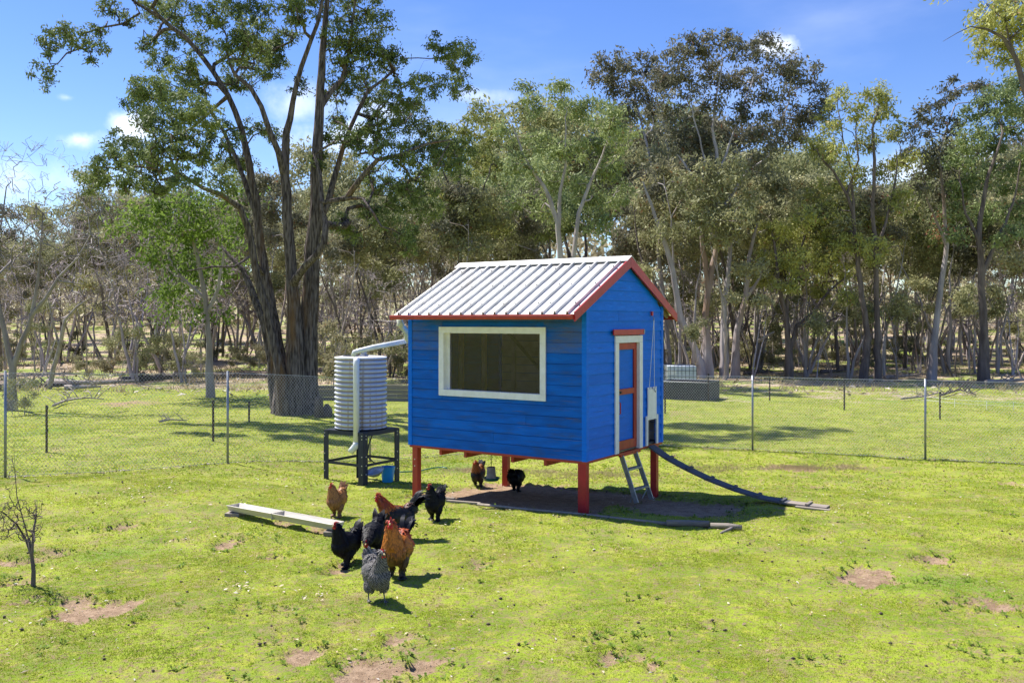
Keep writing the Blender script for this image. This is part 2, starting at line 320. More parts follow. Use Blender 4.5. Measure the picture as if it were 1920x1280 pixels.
add_wear(M['blue'], (.03, .06, .16), 1.2, (1.2, 1.2, 30), .60, .72, .6); add_wear(M['blue'], (.3, .36, .45), 60, (1, 1, 1), .71, .75, .5, 3)
add_wear(M['blue_upper'], (.13, .13, .13), 1.1, (1, 1, 3), .40, .68, .75); add_wear(M['blue_upper'], (.16, .11, .06), 1.2, (1.2, 1.2, 42), .56, .68, .7)  # top front boards: patchy darker brown-grey over the blue, plus brown streaks
add_wear(M['white'], (.45, .38, .26), 2.2, (1, 1, 1), .55, .8, .35); add_wear(M['red'], (.16, .03, .02), 3, (1, 1, 1), .5, .8, .5)
add_wear(M['roof'], (.42, .37, .30), 1.6, (3.5, .8, 1), .54, .74, .6)
# ------------------------------------------------------------------ ground sheet
def axis(spec):
    out = []
    for a, b, s in spec: out.append(np.arange(a, b, s))
    return np.concatenate(out + [[spec[-1][1]]])
gx = axis([(-700, -120, 60), (-120, -24, 6), (-24, -10, .35), (-10, 10, .075), (10, 24, .35), (24, 120, 6), (120, 700, 60)])
gy = axis([(-60, 5, 5), (5, 17, .075), (17, 26, .14), (26, 60, .6), (60, 140, 4), (140, 900, 40)])
X, Y = np.meshgrid(gx, gy); Z = T(X, Y) + relief(X, Y)
nx, ny = len(gx), len(gy); idx = np.arange(nx * ny).reshape(ny, nx)
q = np.stack([idx[:-1, :-1], idx[:-1, 1:], idx[1:, 1:], idx[1:, :-1]], -1).reshape(-1, 4)
gm = bpy.data.materials.new('paddock_ground'); gm.use_nodes = True; nt = gm.node_tree; b = nt.nodes['Principled BSDF']; b.inputs['Roughness'].default_value = .9; b.inputs['Specular IOR Level'].default_value = .2
geo = nn(nt, 'ShaderNodeNewGeometry')
def gnoise(scale, detail=5, rough=.55):
    n = nn(nt, 'ShaderNodeTexNoise'); n.inputs['Scale'].default_value = scale; n.inputs['Detail'].default_value = detail; n.inputs['Roughness'].default_value = rough; L(nt, geo.outputs['Position'], n.inputs['Vector']); return n.outputs[0]
def mrange(v, a, b_, c=0, d=1):
    n = nn(nt, 'ShaderNodeMapRange', interpolation_type='SMOOTHSTEP'); L(nt, v, n.inputs[0])
    for i, x in enumerate((a, b_, c, d)): n.inputs[i + 1].default_value = x
    return n.outputs[0]
def mixc(f, a, b_):
    n = nn(nt, 'ShaderNodeMix', data_type='RGBA'); L(nt, f, n.inputs[0])
    for i, x in ((6, a), (7, b_)):
        if isinstance(x, tuple): n.inputs[i].default_value = (*x, 1)
        else: L(nt, x, n.inputs[i])
    return n.outputs[2]
grass = mixc(mrange(gnoise(1.1, 6), .38, .62), (.165, .245, .014), (.30, .375, .028))
grass = mixc(mrange(gnoise(6, 6, .65), .48, .68), grass, (.36, .37, .045))
grass = mixc(mrange(gnoise(2.6, 9, .75), .50, .68), grass, (.30, .225, .12))
grass = mixc(mrange(gnoise(.35, 3), .58, .72), grass, (.15, .27, .022))
grass = mixc(mrange(gnoise(21, 9, .75), .46, .62), grass, (.26, .185, .10))
grass = mixc(mrange(gnoise(34, 9, .75), .54, .68), grass, (.05, .07, .016))
earth = mixc(mrange(gnoise(7, 8, .7), .38, .62), (.25, .165, .10), (.38, .265, .17))
earth = mixc(mrange(gnoise(38, 4), .55, .7), earth, (.17, .105, .06))
litter = mixc(mrange(gnoise(.9, 8, .7), .38, .62), (.28, .20, .13), (.44, .35, .25))
litter = mixc(mrange(gnoise(.22, 5, .6), .46, .60), litter, (.25, .31, .06))
da = nn(nt, 'ShaderNodeAttribute', attribute_name='dirt')
fr = math_(nt, 'ADD', da.outputs['Fac'], math_(nt, 'MULTIPLY_ADD', gnoise(11, 9, .75), 1.7, -.85))
c = mixc(mrange(fr, .32, .58), grass, earth)
bush = nn(nt, 'ShaderNodeAttribute', attribute_name='bush')
fb = math_(nt, 'ADD', bush.outputs['Fac'], math_(nt, 'MULTIPLY_ADD', gnoise(.45, 7, .7), 1.6, -.8))
c = mixc(mrange(fb, .42, .6), c, litter); L(nt, c, b.inputs['Base Color'])
bp = nn(nt, 'ShaderNodeBump'); bp.inputs['Strength'].default_value = .8; bp.inputs['Distance'].default_value = .03; L(nt, gnoise(42, 8, .7), bp.inputs['Height']); L(nt, bp.outputs[0], b.inputs['Normal'])
bushm = smooth(38, 47, Y + 1.5 * lownoise(X, Y, .35, 21)); bushm = bushm * (1 - .75 * smooth(.55, .62, X / np.maximum(Y, 1)) * smooth(50, 56, Y))
bushm = np.maximum(bushm, .50 * smooth(31, 37, Y) * smooth(0.1, .2, X / np.maximum(Y, 1)))
g = mesh_np('ground', np.stack([X, Y, Z], -1).reshape(-1, 3), q, gm, attrs={'dirt': dirt(X, Y).ravel(), 'bush': bushm.ravel()}, smooth_=True)
tag(g, kind='structure')

# ------------------------------------------------------------------ grass, litter (nobody could count these)
def scatter(n, y0, y1, margin=1.2):
    y = np.sqrt(rng.uniform(y0 ** 2, y1 ** 2, n)); x = rng.uniform(-1, 1, n) * (y * 960 / F + margin)
    return x, y
def blades(regions):
    Vs, ts = [], []
    for n, y0, y1, h, w in regions:
        x, y = scatter(n, y0, y1)
        dn = fbm(x, y, 1.6, 7, 7) * 3.6 + fbm(x, y, 9, 4, 3) * 2.2
        keep = (dirt(x, y) + rng.normal(0, .16, n) < .40) & (rng.uniform(-.9, 1.1, n) + dn > -.05)
        x, y = x[keep], y[keep]; n = len(x); z = T(x, y) + relief(x, y)
        hh = h * rng.uniform(.45, 1.3, n) * (1 + 1.6 * np.clip(fbm(x, y, 3, 4, 17), -.4, .6)); a = rng.uniform(0, 6.283, n); lean = rng.uniform(.5, 2.4, n)
        dx, dy = np.cos(a), np.sin(a); b2 = rng.uniform(0, 6.283, n); wx, wy = np.cos(b2) * w / 2, np.sin(b2) * w / 2
        p0 = np.stack([x - wx, y - wy, z - .004], -1); p1 = np.stack([x + wx, y + wy, z - .004], -1)
        p2 = np.stack([x + dx * hh * lean, y + dy * hh * lean, z + hh], -1)
        Vs.append(np.stack([p0, p1, p2], 1).reshape(-1, 3))
        t = np.clip(rng.beta(2, 2, n) * .75 + 1.1 * fbm(x, y, .9, 5, 27) + .13, 0, .92); t[rng.random(n) < (.07 if y0 < 27 else .01) + 1.5 * np.clip(fbm(x, y, 1.3, 6, 61) - .03, 0, 1)] = 1
        ts.append(np.repeat(t, 3))
    V = np.concatenate(Vs); return V, np.concatenate(ts)
V, t = blades([(460000, 6.2, 10.5, .011, .0085), (320000, 10.5, 16, .015, .014), (170000, 16, 27, .024, .032), (90000, 27, 44, .03, .05)])
tag(mesh_np('grass', V, np.arange(len(V)).reshape(-1, 3), M['grass'], attrs={'tint': t}),
    'short bright green grass covering the paddock', 'grass', kind='stuff')
def chips(name, xs, ys, size, cols, label, cat, mat, lift=.012, curl=.5):
    n = len(xs); z = T(xs, ys) + relief(xs, ys) + lift; a = rng.uniform(0, 6.283, n); l = size * rng.uniform(.5, 1.6, n); w = l * rng.uniform(.25, .6, n)
    dx, dy = np.cos(a), np.sin(a); c = np.stack([xs, ys, z], -1); D = np.stack([dx, dy, rng.normal(0, .2, n)], -1) * l[:, None]; S = np.stack([-dy, dx, rng.normal(0, .3, n)], -1) * w[:, None]
    up = np.zeros((n, 3)); up[:, 2] = l * curl * rng.uniform(.1, .7, n)
    V = np.stack([c - D, c - S * .8 + up, c + D, c + S * .8 + up * .5], 1).reshape(-1, 3); q = np.arange(4 * n).reshape(-1, 4)
    cc = np.repeat(np.array(cols)[rng.integers(0, len(cols), n)] * rng.uniform(.7, 1.15, (n, 1)), 4, 0)
    return tag(mesh_np(name, V, [q[:, [0, 1, 3]], q[:, [1, 2, 3]]], mat, colors=cc), label, cat, kind='stuff')
M['chip'] = attr_material('fallen_leaves', rough=.7)
x, y = scatter(6500, 6.3, 17); k = (lownoise(x, y, 1.2, 41) + rng.normal(0, .5, len(x)) > .1); x, y = x[k], y[k]
chips('leaf_litter', x, y, .017, [(.55, .50, .42), (.42, .30, .18), (.30, .19, .10), (.24, .2, .16), (.5, .42, .26), (.2, .13, .08)], 'dry fallen leaves scattered over the grass', 'leaf litter', M['chip'])
x, y = scatter(60000, 6.3, 16); k = dirt(x, y) > .35; x, y = x[k], y[k]
chips('soil_crumbs', x, y, .007, [(.30, .21, .13), (.20, .13, .08), (.40, .29, .19), (.1, .07, .05), (.5, .42, .28)], 'loose crumbs of earth and straw in the bare patches', 'crumbs', M['chip'], lift=.006, curl=.9)
x, y = [], []
for u, v, su, sv, n in [(455, 1103, 32, 9, 26), (510, 1096, 20, 6, 12), (590, 1113, 24, 12, 14), (540, 1108, 70, 14, 14), (250, 925, 130, 22, 60), (500, 905, 110, 18, 40), (830, 985, 30, 8, 14), (1545, 925, 20, 6, 12), (1440, 915, 50, 8, 14), (340, 950, 160, 40, 25)]:
    for _ in range(n):
        p = gp(u + random.gauss(0, su * .6), v + random.gauss(0, sv * .6)); x.append(p.x); y.append(p.y)
chips('pale_scraps', np.array(x), np.array(y), .020, [(.55, .42, .28), (.60, .52, .40), (.45, .34, .22)], 'pale food scraps and feathers lying on the grass', 'scraps', M['chip'], lift=.02)
x, y = scatter(900, 6.4, 24); k = dirt(x, y) < .9; x, y = x[k], y[k]
V, fs = [], []
for i, (px, py) in enumerate(zip(x, y)):       # dark clods
    s = random.uniform(.008, .022); b0 = len(V); pz = Tz(px, py) + float(relief(px, py)) + s * .5
    for k in range(6):
        d = [(1, 0, 0), (-1, 0, 0), (0, 1, 0), (0, -1, 0), (0, 0, .7), (0, 0, -.7)][k]; V.append((px + d[0] * s * random.uniform(.7, 1.3), py + d[1] * s * random.uniform(.7, 1.3), pz + d[2] * s))
    fs += [(b0 + a, b0 + b_, b0 + c_) for a, b_, c_ in [(0, 2, 4), (2, 1, 4), (1, 3, 4), (3, 0, 4), (2, 0, 5), (1, 2, 5), (3, 1, 5), (0, 3, 5)]]
M['clod'] = material('dark_clods', (.06, .045, .035), (.14, .10, .07), rough=.95, scale=30)
tag(mesh_np('clods', np.array(V), np.array(fs), M['clod']), 'dark droppings and clods scattered on the grass', 'clods', kind='stuff')
# weeds: coarser dark green tufts round the bare patches
x, y = scatter(9000, 6.3, 16); d = dirt(x, y); k = ((d > .08) & (d < .5)) | ((lownoise(x, y, 4, 55) > 1.45) & (rng.random(len(x)) < .6)); x, y = x[k], y[k]
Vs = []; ts = []
for px, py in zip(x, y):
    pz = Tz(px, py) + float(relief(px, py))
    for k in range(6):
        a = random.uniform(0, 6.28); l = random.uniform(.02, .045); h = random.uniform(.008, .035); w = .009; dx, dy = math.cos(a), math.sin(a)
        Vs += [(px, py, pz), (px + dx * l * .5 - dy * w, py + dy * l * .5 + dx * w, pz + h), (px + dx * l, py + dy * l, pz + h * .9), (px + dx * l * .5 + dy * w, py + dy * l * .5 - dx * w, pz + h)]; ts += [random.random() * .5] * 4
M['weed'] = leaf_material('broad_weed_leaves', (.12, .20, .02), (.24, .34, .04), trans=.35)
tag(mesh_np('weeds', np.array(Vs), np.arange(len(Vs)).reshape(-1, 4), M['weed'], attrs={'tint': ts}), 'low broad leaved weeds round the bare patches', 'weeds', kind='stuff')
# dry grass round the far side of the coop and straw at the fence foot
def tussocks(pts, n, h, w, mat, name, label, cat):
    Vs, ts = [], []
    for px, py, sp in pts:
        for _ in range(n):
            x0 = px + random.gauss(0, sp); y0 = py + random.gauss(0, sp * .7); z0 = Tz(x0, y0) - .01; a = random.uniform(0, 6.28); l = h * random.uniform(.4, 1.2); ln = random.uniform(.2, 1.4)
            Vs += [(x0 - w, y0, z0), (x0 + w, y0, z0), (x0 + math.cos(a) * l * ln, y0 + math.sin(a) * l * ln, z0 + l)]; ts += [random.random()] * 3
    return tag(mesh_np(name, np.array(Vs), np.arange(len(Vs)).reshape(-1, 3), mat, attrs={'tint': ts}), label, cat, kind='stuff')
pts = []
for u, v, su, sv, n in [(1120, 890, 130, 8, 70), (1330, 880, 60, 8, 30), (1480, 876, 70, 5, 45), (1000, 885, 60, 6, 30), (880, 880, 50, 4, 25), (1570, 878, 80, 5, 30)]:
    for _ in range(n): p = gp(random.gauss(u, su * .5), random.gauss(v, sv * .5)); pts.append((p.x, p.y, .12))
tussocks(pts, 26, .06, .005, M['straw'], 'dry_grass', 'dry straw coloured grass behind the coop', 'dry grass')

# ------------------------------------------------------------------ the coop
coop = empty('chicken_coop', C0, CROT, 'blue weatherboard chicken coop on red legs with a ribbed pale metal roof', 'chicken coop')
CL, CW, ZB = 3.30, 2.62, .71                     # length, width, wall foot
TAN = .494; YR = CW / 2; ZR = 3.73; EX = .157
def roofz(y): return ZR - abs(y - YR) * TAN
def under(y): return roofz(y) - .075             # underside of rafters
jr = random.Random(3)
def board_front(x0, x1, z0, h, y=0, s=-1, mat='blue_old', name='weatherboard'):
    z1 = z0 + h + .014; j = jr.uniform(-.0015, .0015)
    zt_ = z0 + h - .011
    P = [(x0, y + s * (.026 + j), z0), (x1, y + s * (.026 + j), z0), (x1, y, z0), (x0, y, z0), (x0, y + s * .019, zt_), (x1, y + s * .019, zt_), (x1, y, zt_), (x0, y, zt_)]
    Q = [(x0, y + s * .008, zt_ + .0005), (x1, y + s * .008, zt_ + .0005), (x1, y, zt_ + .0005), (x0, y, zt_ + .0005), (x0, y + s * .008, z0 + h - .0005), (x1, y + s * .008, z0 + h - .0005), (x1, y, z0 + h - .0005), (x0, y, z0 + h - .0005)]
    if s > 0: P = [P[i] for i in (1, 0, 3, 2, 5, 4, 7, 6)]; Q = [Q[i] for i in (1, 0, 3, 2, 5, 4, 7, 6)]
    return MB().hexa(P).hexa(Q).build(name, M[mat], coop)
WX0, WX1, WZ0, WZ1 = -2.677, -.654, 1.555, 2.66  # window frame, outer
wi = .05
for i in range(14):
    z0 = ZB + i * EX; h = EX; zt = z0 + h
    if zt <= WZ0 + wi or z0 >= WZ1 - wi:
        split = [(-CL + .03, -.03)] if i % 4 != 1 else [(-CL + .03, -1.62), (-1.617, -.03)]
        if i % 4 == 3: split = [(-CL + .03, -1.02), (-1.017, -.03)]
        for a, b_ in split: board_front(a, b_, z0, h, mat='blue_upper' if i > 9 else 'blue_old')
    else:
        zz0, zz1 = z0, z0 + h
        for a, b_ in ((-CL + .03, WX0 + wi), (WX1 - wi, -.03)): board_front(a, b_, z0, h, mat='blue_upper' if i > 9 else 'blue_old')
        if z0 < WZ0 + wi: board_front(WX0 + wi + .002, WX1 - wi - .002, z0, WZ0 + wi - z0 - .014)
        if zt > WZ1 - wi: board_front(WX0 + wi + .002, WX1 - wi - .002, WZ1 - wi, zt - WZ1 + wi)
# back wall and left end wall
for i in range(14): board_front(-CL + .03, -.03, ZB + i * EX, EX, y=CW, s=1)
def board_end(x, y0, y1, z0, h, s=1, mat='blue'):
    z1 = z0 + h + .014
    def cl(y, z):                                # keep below the rafters
        hw = max(.004, (ZR - .10 - z) / TAN); return min(max(y, YR - hw), YR + hw)
    zc = min(z1, ZR - .105)
    if z0 > ZR - .12: return
    a0, b0, a1, b1 = cl(y0, z0), cl(y1, z0), cl(y0, zc), cl(y1, zc)
    if b0 - a0 < .01: return
    j = jr.uniform(-.0015, .0015)
    P = [(x + s * .015, a0, z0), (x + s * (.030 + j), a0, z0), (x + s * (.030 + j), b0, z0), (x + s * .015, b0, z0), (x - s * .002, a1, zc), (x + s * .012, a1, zc), (x + s * .012, b1, zc), (x - s * .002, b1, zc)]
    if s < 0: P = [P[i] for i in (1, 0, 3, 2, 5, 4, 7, 6)]
    MB().hexa(P).build('weatherboard', M[mat], coop)
DY0, DY1, DZ1 = .86, 1.815, 2.523                # door frame
PY0, PY1, PZ0, PZ1 = 1.945, 2.40, .724, 1.20     # pop hole frame
i = 0
while ZB + i * EX < ZR - .1:
    z0 = ZB + i * EX; segs = [(.03, CW - .03)]
    if z0 < DZ1 - .05:
        segs = [(.03, DY0 + .04)] + ([(DY1 - .04, PY0 + .04), (PY1 - .04, CW - .03)] if z0 < PZ1 - .08 else [(DY1 - .04, CW - .03)])
    elif i == 13: segs = [(.03, 1.0), (1.003, CW - .03)]
    for a, b_ in segs: board_end(0, a, b_, z0, EX)
    board_end(-CL, .03, CW - .03, z0, EX, s=-1, mat='blue_old'); i += 1
for x, y in ((0, 0), (-CL, 0), (0, CW), (-CL, CW)):
    sx = 1 if x == 0 else -1; sy = -1 if y == 0 else 1; mb = MB(); zt = under(0) - .01
    xa, xb = sorted((x + sx * .034, x - sx * .045)); ya, yb = sorted((y + sy * .034, y - sy * .045))
    mb.box(xa, xb, ya, yb, ZB - .005, zt); mb.build('corner_post', M['blue'], coop, bevel=.003)
# window: face frame, reveals, glass
mb = MB(); fw = .10; yo = -.052
mb.box(WX0, WX1, yo, -.028, WZ1 - fw, WZ1).box(WX0, WX1, yo, -.028, WZ0, WZ0 + fw).box(WX0, WX0 + fw, yo, -.028, WZ0 + fw, WZ1 - fw).box(WX1 - fw, WX1, yo, -.028, WZ0 + fw, WZ1 - fw)
win = mb.build('window', M['white'], coop, bevel=.003)
mb = MB(); a0, a1, b0, b1 = WX0 + fw - .02, WX1 - fw + .02, WZ0 + fw - .02, WZ1 - fw + .02
mb.box(a0, a1, -.027, .09, b0, b0 + .02).box(a0, a1, -.027, .09, b1 - .02, b1).box(a0, a0 + .02, -.027, .09, b0 + .021, b1 - .021).box(a1 - .02, a1, -.027, .09, b0 + .021, b1 - .021)
mb.box(a0 + .021, a0 + .075, .04, .085, b0 + .021, b1 - .021)
mb.build('window_reveal', M['white'], win)
gl = bpy.data.materials.new('window_glass'); gl.use_nodes = True; nt = gl.node_tree; nt.nodes.clear()
tr = nn(nt, 'ShaderNodeBsdfTransparent'); tr.inputs[0].default_value = (.84, .82, .86, 1); gs = nn(nt, 'ShaderNodeBsdfGlossy'); gs.inputs['Roughness'].default_value = .06; gs.inputs[0].default_value = (.9, .9, .9, 1)
fr = nn(nt, 'ShaderNodeFresnel'); fr.inputs[0].default_value = 1.32; ms = nn(nt, 'ShaderNodeMixShader'); L(nt, fr.outputs[0], ms.inputs[0]); L(nt, tr.outputs[0], ms.inputs[1]); L(nt, gs.outputs[0], ms.inputs[2])
o = nn(nt, 'ShaderNodeOutputMaterial'); L(nt, ms.outputs[0], o.inputs[0])
MB().box(a0 + .0215, a1 - .0215, .05, .055, b0 + .0215, b1 - .0215).build('pane', gl, win)
# inside: studs, nest boxes, perches
for x in (-3.0, -2.4, -1.8, -1.2, -.6): MB().box(x, x + .07, CW - .075, CW - .006, ZB + .05, under(CW) - .02).build('stud', M['cream'], coop)
for z in (1.45, 2.2): MB().box(-CL + .05, -.05, CW - .05, CW - .076 + .06, z, z + .06).build('noggin', M['cream'], coop)
for z in np.arange(ZB + .03, 2.85, .15): MB().box(-CL + .01, -.01, CW - .0055, CW - .0015, z, z + .142).build('lining_board', M['cream'], coop)
for y in (.6, 1.3, 2.0): MB().box(-CL + .006, -CL + .075, y, y + .07, ZB + .05, 2.7).build('stud', M['cream'], coop)
mb = MB().box(-.95, -.12, 1.75, 2.45, 2.10, 2.13).box(-.95, -.12, 1.75, 2.45, 1.45, 1.48)
for x in (-.95, -.54, -.15): mb.box(x, x + .03, 1.751, 2.45, 1.481, 2.099)
mb.build('nest_box_case', M['white'], coop)
for x0 in (-.92, -.51):                           # scalloped nest fronts
    pts = [(x0, 1.481)] ; n = 10
    top = [(x0 + .355 * k / n, 1.72 - .12 * math.sin(math.pi * k / n)) for k in range(n + 1)]
    mb = MB()
    for k in range(n):
        (xa, za), (xb, zb) = top[k], top[k + 1]
        mb.hexa([(xa, 1.755, 1.482), (xb, 1.755, 1.482), (xb, 1.77, 1.482), (xa, 1.77, 1.482), (xa, 1.755, za), (xb, 1.755, zb), (xb, 1.77, zb), (xa, 1.77, za)])
    mb.build('nest_front', M['white'], coop)
MB().beam((-2.75, 1.9, 2.65), (-2.0, 2.2, 1.75), .05, .05).build('perch', M['timber_dark'], coop)
MB().tube([(-3.2, 1.3, 1.45), (-1.2, 1.4, 1.45)], .025, 8).build('perch', M['timber'], coop)
# floor, rim, joists, legs
MB().box(-CL + .01, -.01, .01, CW - .01, ZB + .005, ZB + .03).build('floor', M['timber_dark'], coop)
mb = MB().box(-CL - .015, .018, -.018, .03, ZB - .04, ZB - .003).box(-CL - .015, .018, CW - .03, CW + .018, ZB - .04, ZB - .003).box(-.03, .018, .032, CW - .032, ZB - .04, ZB - .003).box(-CL - .015, -CL + .03, .032, CW - .032, ZB - .04, ZB - .003)
mb.build('floor_rim', M['rust_red'], coop)
for x in (-2.75, -2.25, -1.35, -.75): MB().box(x, x + .05, .06, CW - .06, ZB - .135, ZB - .042).build('joist', M['rust_red'], coop)
def ltz(x, y): return Tz(C0.x + x * ca - y * sa, C0.y + x * sa + y * ca)
for x, y, w in ((-.065, .055, .135), (-CL + .075, .06, .11), (-.09, CW - .06, .11), (-CL + .3, CW - .25, .12)):
    lg = MB().box(x - w / 2, x + w / 2, y - .05, y + .05, ltz(x, y) - .08, ZB - .043).build('leg', M['red'] if x > -.2 else M['rust_red'], coop, bevel=.004)
    if x < -.2:
        mb = MB()
        for z in (.28, .38, ): mb.lathe([(.010, 0), (.012, .004), (.006, .009)], 8)
        mb = MB()
        for z in (.36, .47): mb.box(x - .008, x + .008, y - .058, y - .0505, z - .008, z + .008)
        mb.build('bolt', M['bolt'], lg)
# roof sheets with ribs, running from the ridge to each eave
X0R, X1R = -CL + .035, .075
def rib_profile():
    xs = [(X0R, 0)]; n = 16; pitch = (X1R - X0R) / n
    for k in range(n):
        c = X0R + pitch * (k + .5); xs += [(c - .026, 0), (c - .010, .044), (c + .012, .044), (c + .015, 0)]
    return xs + [(X1R, 0)]
prof = rib_profile(); EO = .47
nrm = Vector((0, -TAN, 1)).normalized()
for s in (-1, 1):
    mb = MB(); ye = YR + s * (YR + EO); ze = roofz(YR) - (YR + EO) * TAN; nz = 1 / math.sqrt(1 + TAN * TAN); nyy = s * TAN * nz
    vs = []
    for yb, zb in ((YR + s * .01, ZR - .01 * TAN), (ye, ze)):
        for t_ in (0, -.004):
            for x, h in prof: vs.append((x, yb + nyy * (h + t_), zb + nz * (h + t_)))
    n = len(prof); fs = []
    for k in range(n - 1):
        fs += [(k, k + 1, 2 * n + k + 1, 2 * n + k), (n + k + 1, n + k, 3 * n + k, 3 * n + k + 1), (2 * n + k, 2 * n + k + 1, 3 * n + k + 1, 3 * n + k)]
    mb.add(vs, fs); rs = mb.build('roof_sheet', M['roof'], coop)
    if s < 0:
        sc = MB(); pitch = (X1R - X0R) / 16
        for k in range(17):
            for t_ in (.2, .52, .86):
                if k < 16: x = X0R + pitch * (k + .5); h = .047
                else: x = X1R - .05; h = .001
                if (k + int(t_ * 10)) % 3 == 1 and k < 16: continue
                y = YR + s * (YR + EO) * t_; z = roofz(YR) - (YR + EO) * t_ * TAN
                p = Vector((x, y + nyy * h, z + nz * h)); nv = Vector((0, nyy, nz))
                sc.tube([p, p + nv * .012], .011, 6)
        so_ = sc.build('roof_screws', M['screw'], rs); so_['kind'] = 'stuff'
    # barge boards: two on each slope (both gables)
    for xb in (X1R, X0R - .022):
        yt = YR + s * .001; d = .15
        P = [(xb, yt, ZR - d + .02), (xb + .022, yt, ZR - d + .02), (xb + .022, ye, ze - d + .045), (xb, ye, ze - d + .045),
             (xb, yt, ZR + .03), (xb + .022, yt, ZR + .03), (xb + .022, ye, ze + .032), (xb, ye, ze + .032)]
        if s < 0: P = [P[i] for i in (1, 0, 3, 2, 5, 4, 7, 6)]
        if xb < 0: continue
        MB().hexa(P).build('barge_board', M['red'], coop)
    P = None
    # rafters / soffit edge boards and fascia
    ya, yb = sorted((ye + s * .002, ye - s * .02)); MB().box(X0R, X1R - .002, ya - (0 if s > 0 else 0), yb, ze - .075, ze - .006).build('fascia', M['rust_red'], coop)
for x in (-3.2, -2.6, -2.0, -1.4, -.8, -.06):
    for s in (-1, 1):
        ye = YR + s * (YR + .40)
        MB().beam((x, YR + s * .02, ZR - .055), (x, ye, roofz(YR) - (YR + .40) * TAN - .048), .04, .08).build('rafter', M['timber'], coop)
# ridge cap
mb = MB(); w = .16
vs = []
for x in (X0R - .01, X1R + .028):
    for y, z in ((YR - w, ZR - w * TAN + .042), (YR, ZR + .05), (YR + w, ZR - w * TAN + .042), (YR + w, ZR - w * TAN + .036), (YR, ZR + .043), (YR - w, ZR - w * TAN + .036)): vs.append((x, y, z))
mb.add(vs, [(0, 1, 7, 6), (1, 2, 8, 7), (2, 3, 9, 8), (3, 4, 10, 9), (4, 5, 11, 10), (5, 0, 6, 11), (0, 5, 4, 1), (1, 4, 3, 2), (6, 7, 10, 11), (7, 8, 9, 10)]); mb.build('ridge_cap', M['roof'], coop)
# gutter (quad profile) in red along the front eave
ye = -EO; ze = roofz(YR) - (YR + EO) * TAN
mb = MB(); pr = [(-.026, -.012), (-.095, -.008), (-.10, -.02), (-.10, -.055), (-.085, -.075), (-.026, -.075)]
vs = []
for x in (X0R - .03, X1R - .004):
    for a, b_ in pr: vs.append((x, ye + a + .03, ze + b_))
n = len(pr); mb.add(vs, [(k, (k + 1) % n, n + (k + 1) % n, n + k) for k in range(n)] + [tuple(range(n))[::-1], tuple(range(n, 2 * n))])
mb.build('gutter', M['rust_red'], coop)
# door
mb = MB().box(.028, .052, DY0, DY0 + .115, ZB - .002, DZ1 - .112).box(.028, .052, DY1 - .115, DY1, ZB - .002, DZ1 - .112).box(.028, .052, DY0, DY1, DZ1 - .11, DZ1)
dfr = mb.build('door_frame', M['white'], coop, bevel=.003)
MB().box(-.05, .0275, DY0 + .095, DY0 + .115, ZB, DZ1 - .115).box(-.05, .0275, DY1 - .115, DY1 - .095, ZB, DZ1 - .115).build('door_jamb', M['white'], dfr)
MB().box(.053, .075, DY0 - .10, DY1 + .01, DZ1 + .012, DZ1 + .10).build('door_header', M['red'], coop, bevel=.003)
MB().box(.0755, .082, DY1 - .02, DY1 + .012, DZ1 + .03, DZ1 + .09).build('header_bracket', M['galv'], coop)
d0, d1, dz0, dz1 = DY0 + .117, DY1 - .117, ZB + .03, DZ1 - .117; xd = -.03
door = MB().box(xd - .02, xd, d0 + .002, d1 - .002, dz0, dz1).build('door', M['blue'], coop)
mb = MB().box(xd + .001, xd + .03, d0 + .002, d1 - .002, dz1 - .10, dz1).box(xd + .001, xd + .03, d0 + .002, d1 - .002, dz0, dz0 + .14).box(xd + .001, xd + .03, d1 - .09, d1 - .002, dz0 + .141, dz1 - .101).box(xd + .001, xd + .03, d0 + .002, d0 + .03, dz0 + .141, dz1 - .101)
mb.box(xd + .001, xd + .03, d0 + .031, d1 - .091, 1.60, 1.69)
mb.build('door_rails', M['rust_red'], door, bevel=.003)
MB().box(-.02, .055, DY0 + .1, DY1 - .08, ZB - .03, ZB - .004).box(.019, .062, DY0 + .15, DY1 - .1, ZB - .06, ZB - .0305).build('door_sill', M['red'], coop)
MB().tube([(xd + .03, d0 + .06, 1.30), (xd + .07, d0 + .06, 1.32), (xd + .07, d0 + .06, 1.48), (xd + .03, d0 + .06, 1.50)], .010, 6).build('door_handle', M['red'], door)
MB().box(xd + .031, xd + .05, d0 + .02, d0 + .14, 1.62, 1.66).tube([(xd + .05, d0 + .09, 1.64), (xd + .075, d0 + .09, 1.64)], .012, 6).build('latch', M['screw'], door)
# pop hole and lifting hatch
MB().box(.031, .056, PY0, PY0 + .065, PZ0 - .01, PZ1).build('hatch_track', M['white'], coop, bevel=.003); MB().box(.031, .056, PY1 - .055, PY1, PZ0 - .01, PZ1).build('hatch_track', M['white'], coop, bevel=.003)
mb = MB(); hz0, hz1 = 1.13, 1.63
mb.box(.036, .050, PY0 + .067, PY1 - .057, hz0, hz1)
for a, b_ in ((PY0 + .067, PY0 + .12), (PY0 + .16, PY0 + .20), (PY1 - .19, PY1 - .13), (PY1 - .10, PY1 - .057)): mb.box(.036, .050, a, b_, hz1 + .0005, hz1 + .035)
mb.build('hatch', M['white'], coop)
MB().box(-.13, -.10, PY0 + .02, PY1 - .02, PZ0, PZ1).build('hatch_baffle', M['cream'], coop)
MB().box(.034, .062, 2.15, 2.19, 2.84, 2.91).build('hook_block', M['red'], coop)
MB().tube([(.05, 2.185, 2.83), (.07, 2.185, 2.80), (.075, 2.185, 2.77), (.055, 2.185, 2.765)], .008, 6).build('hook', M['galv'], coop)
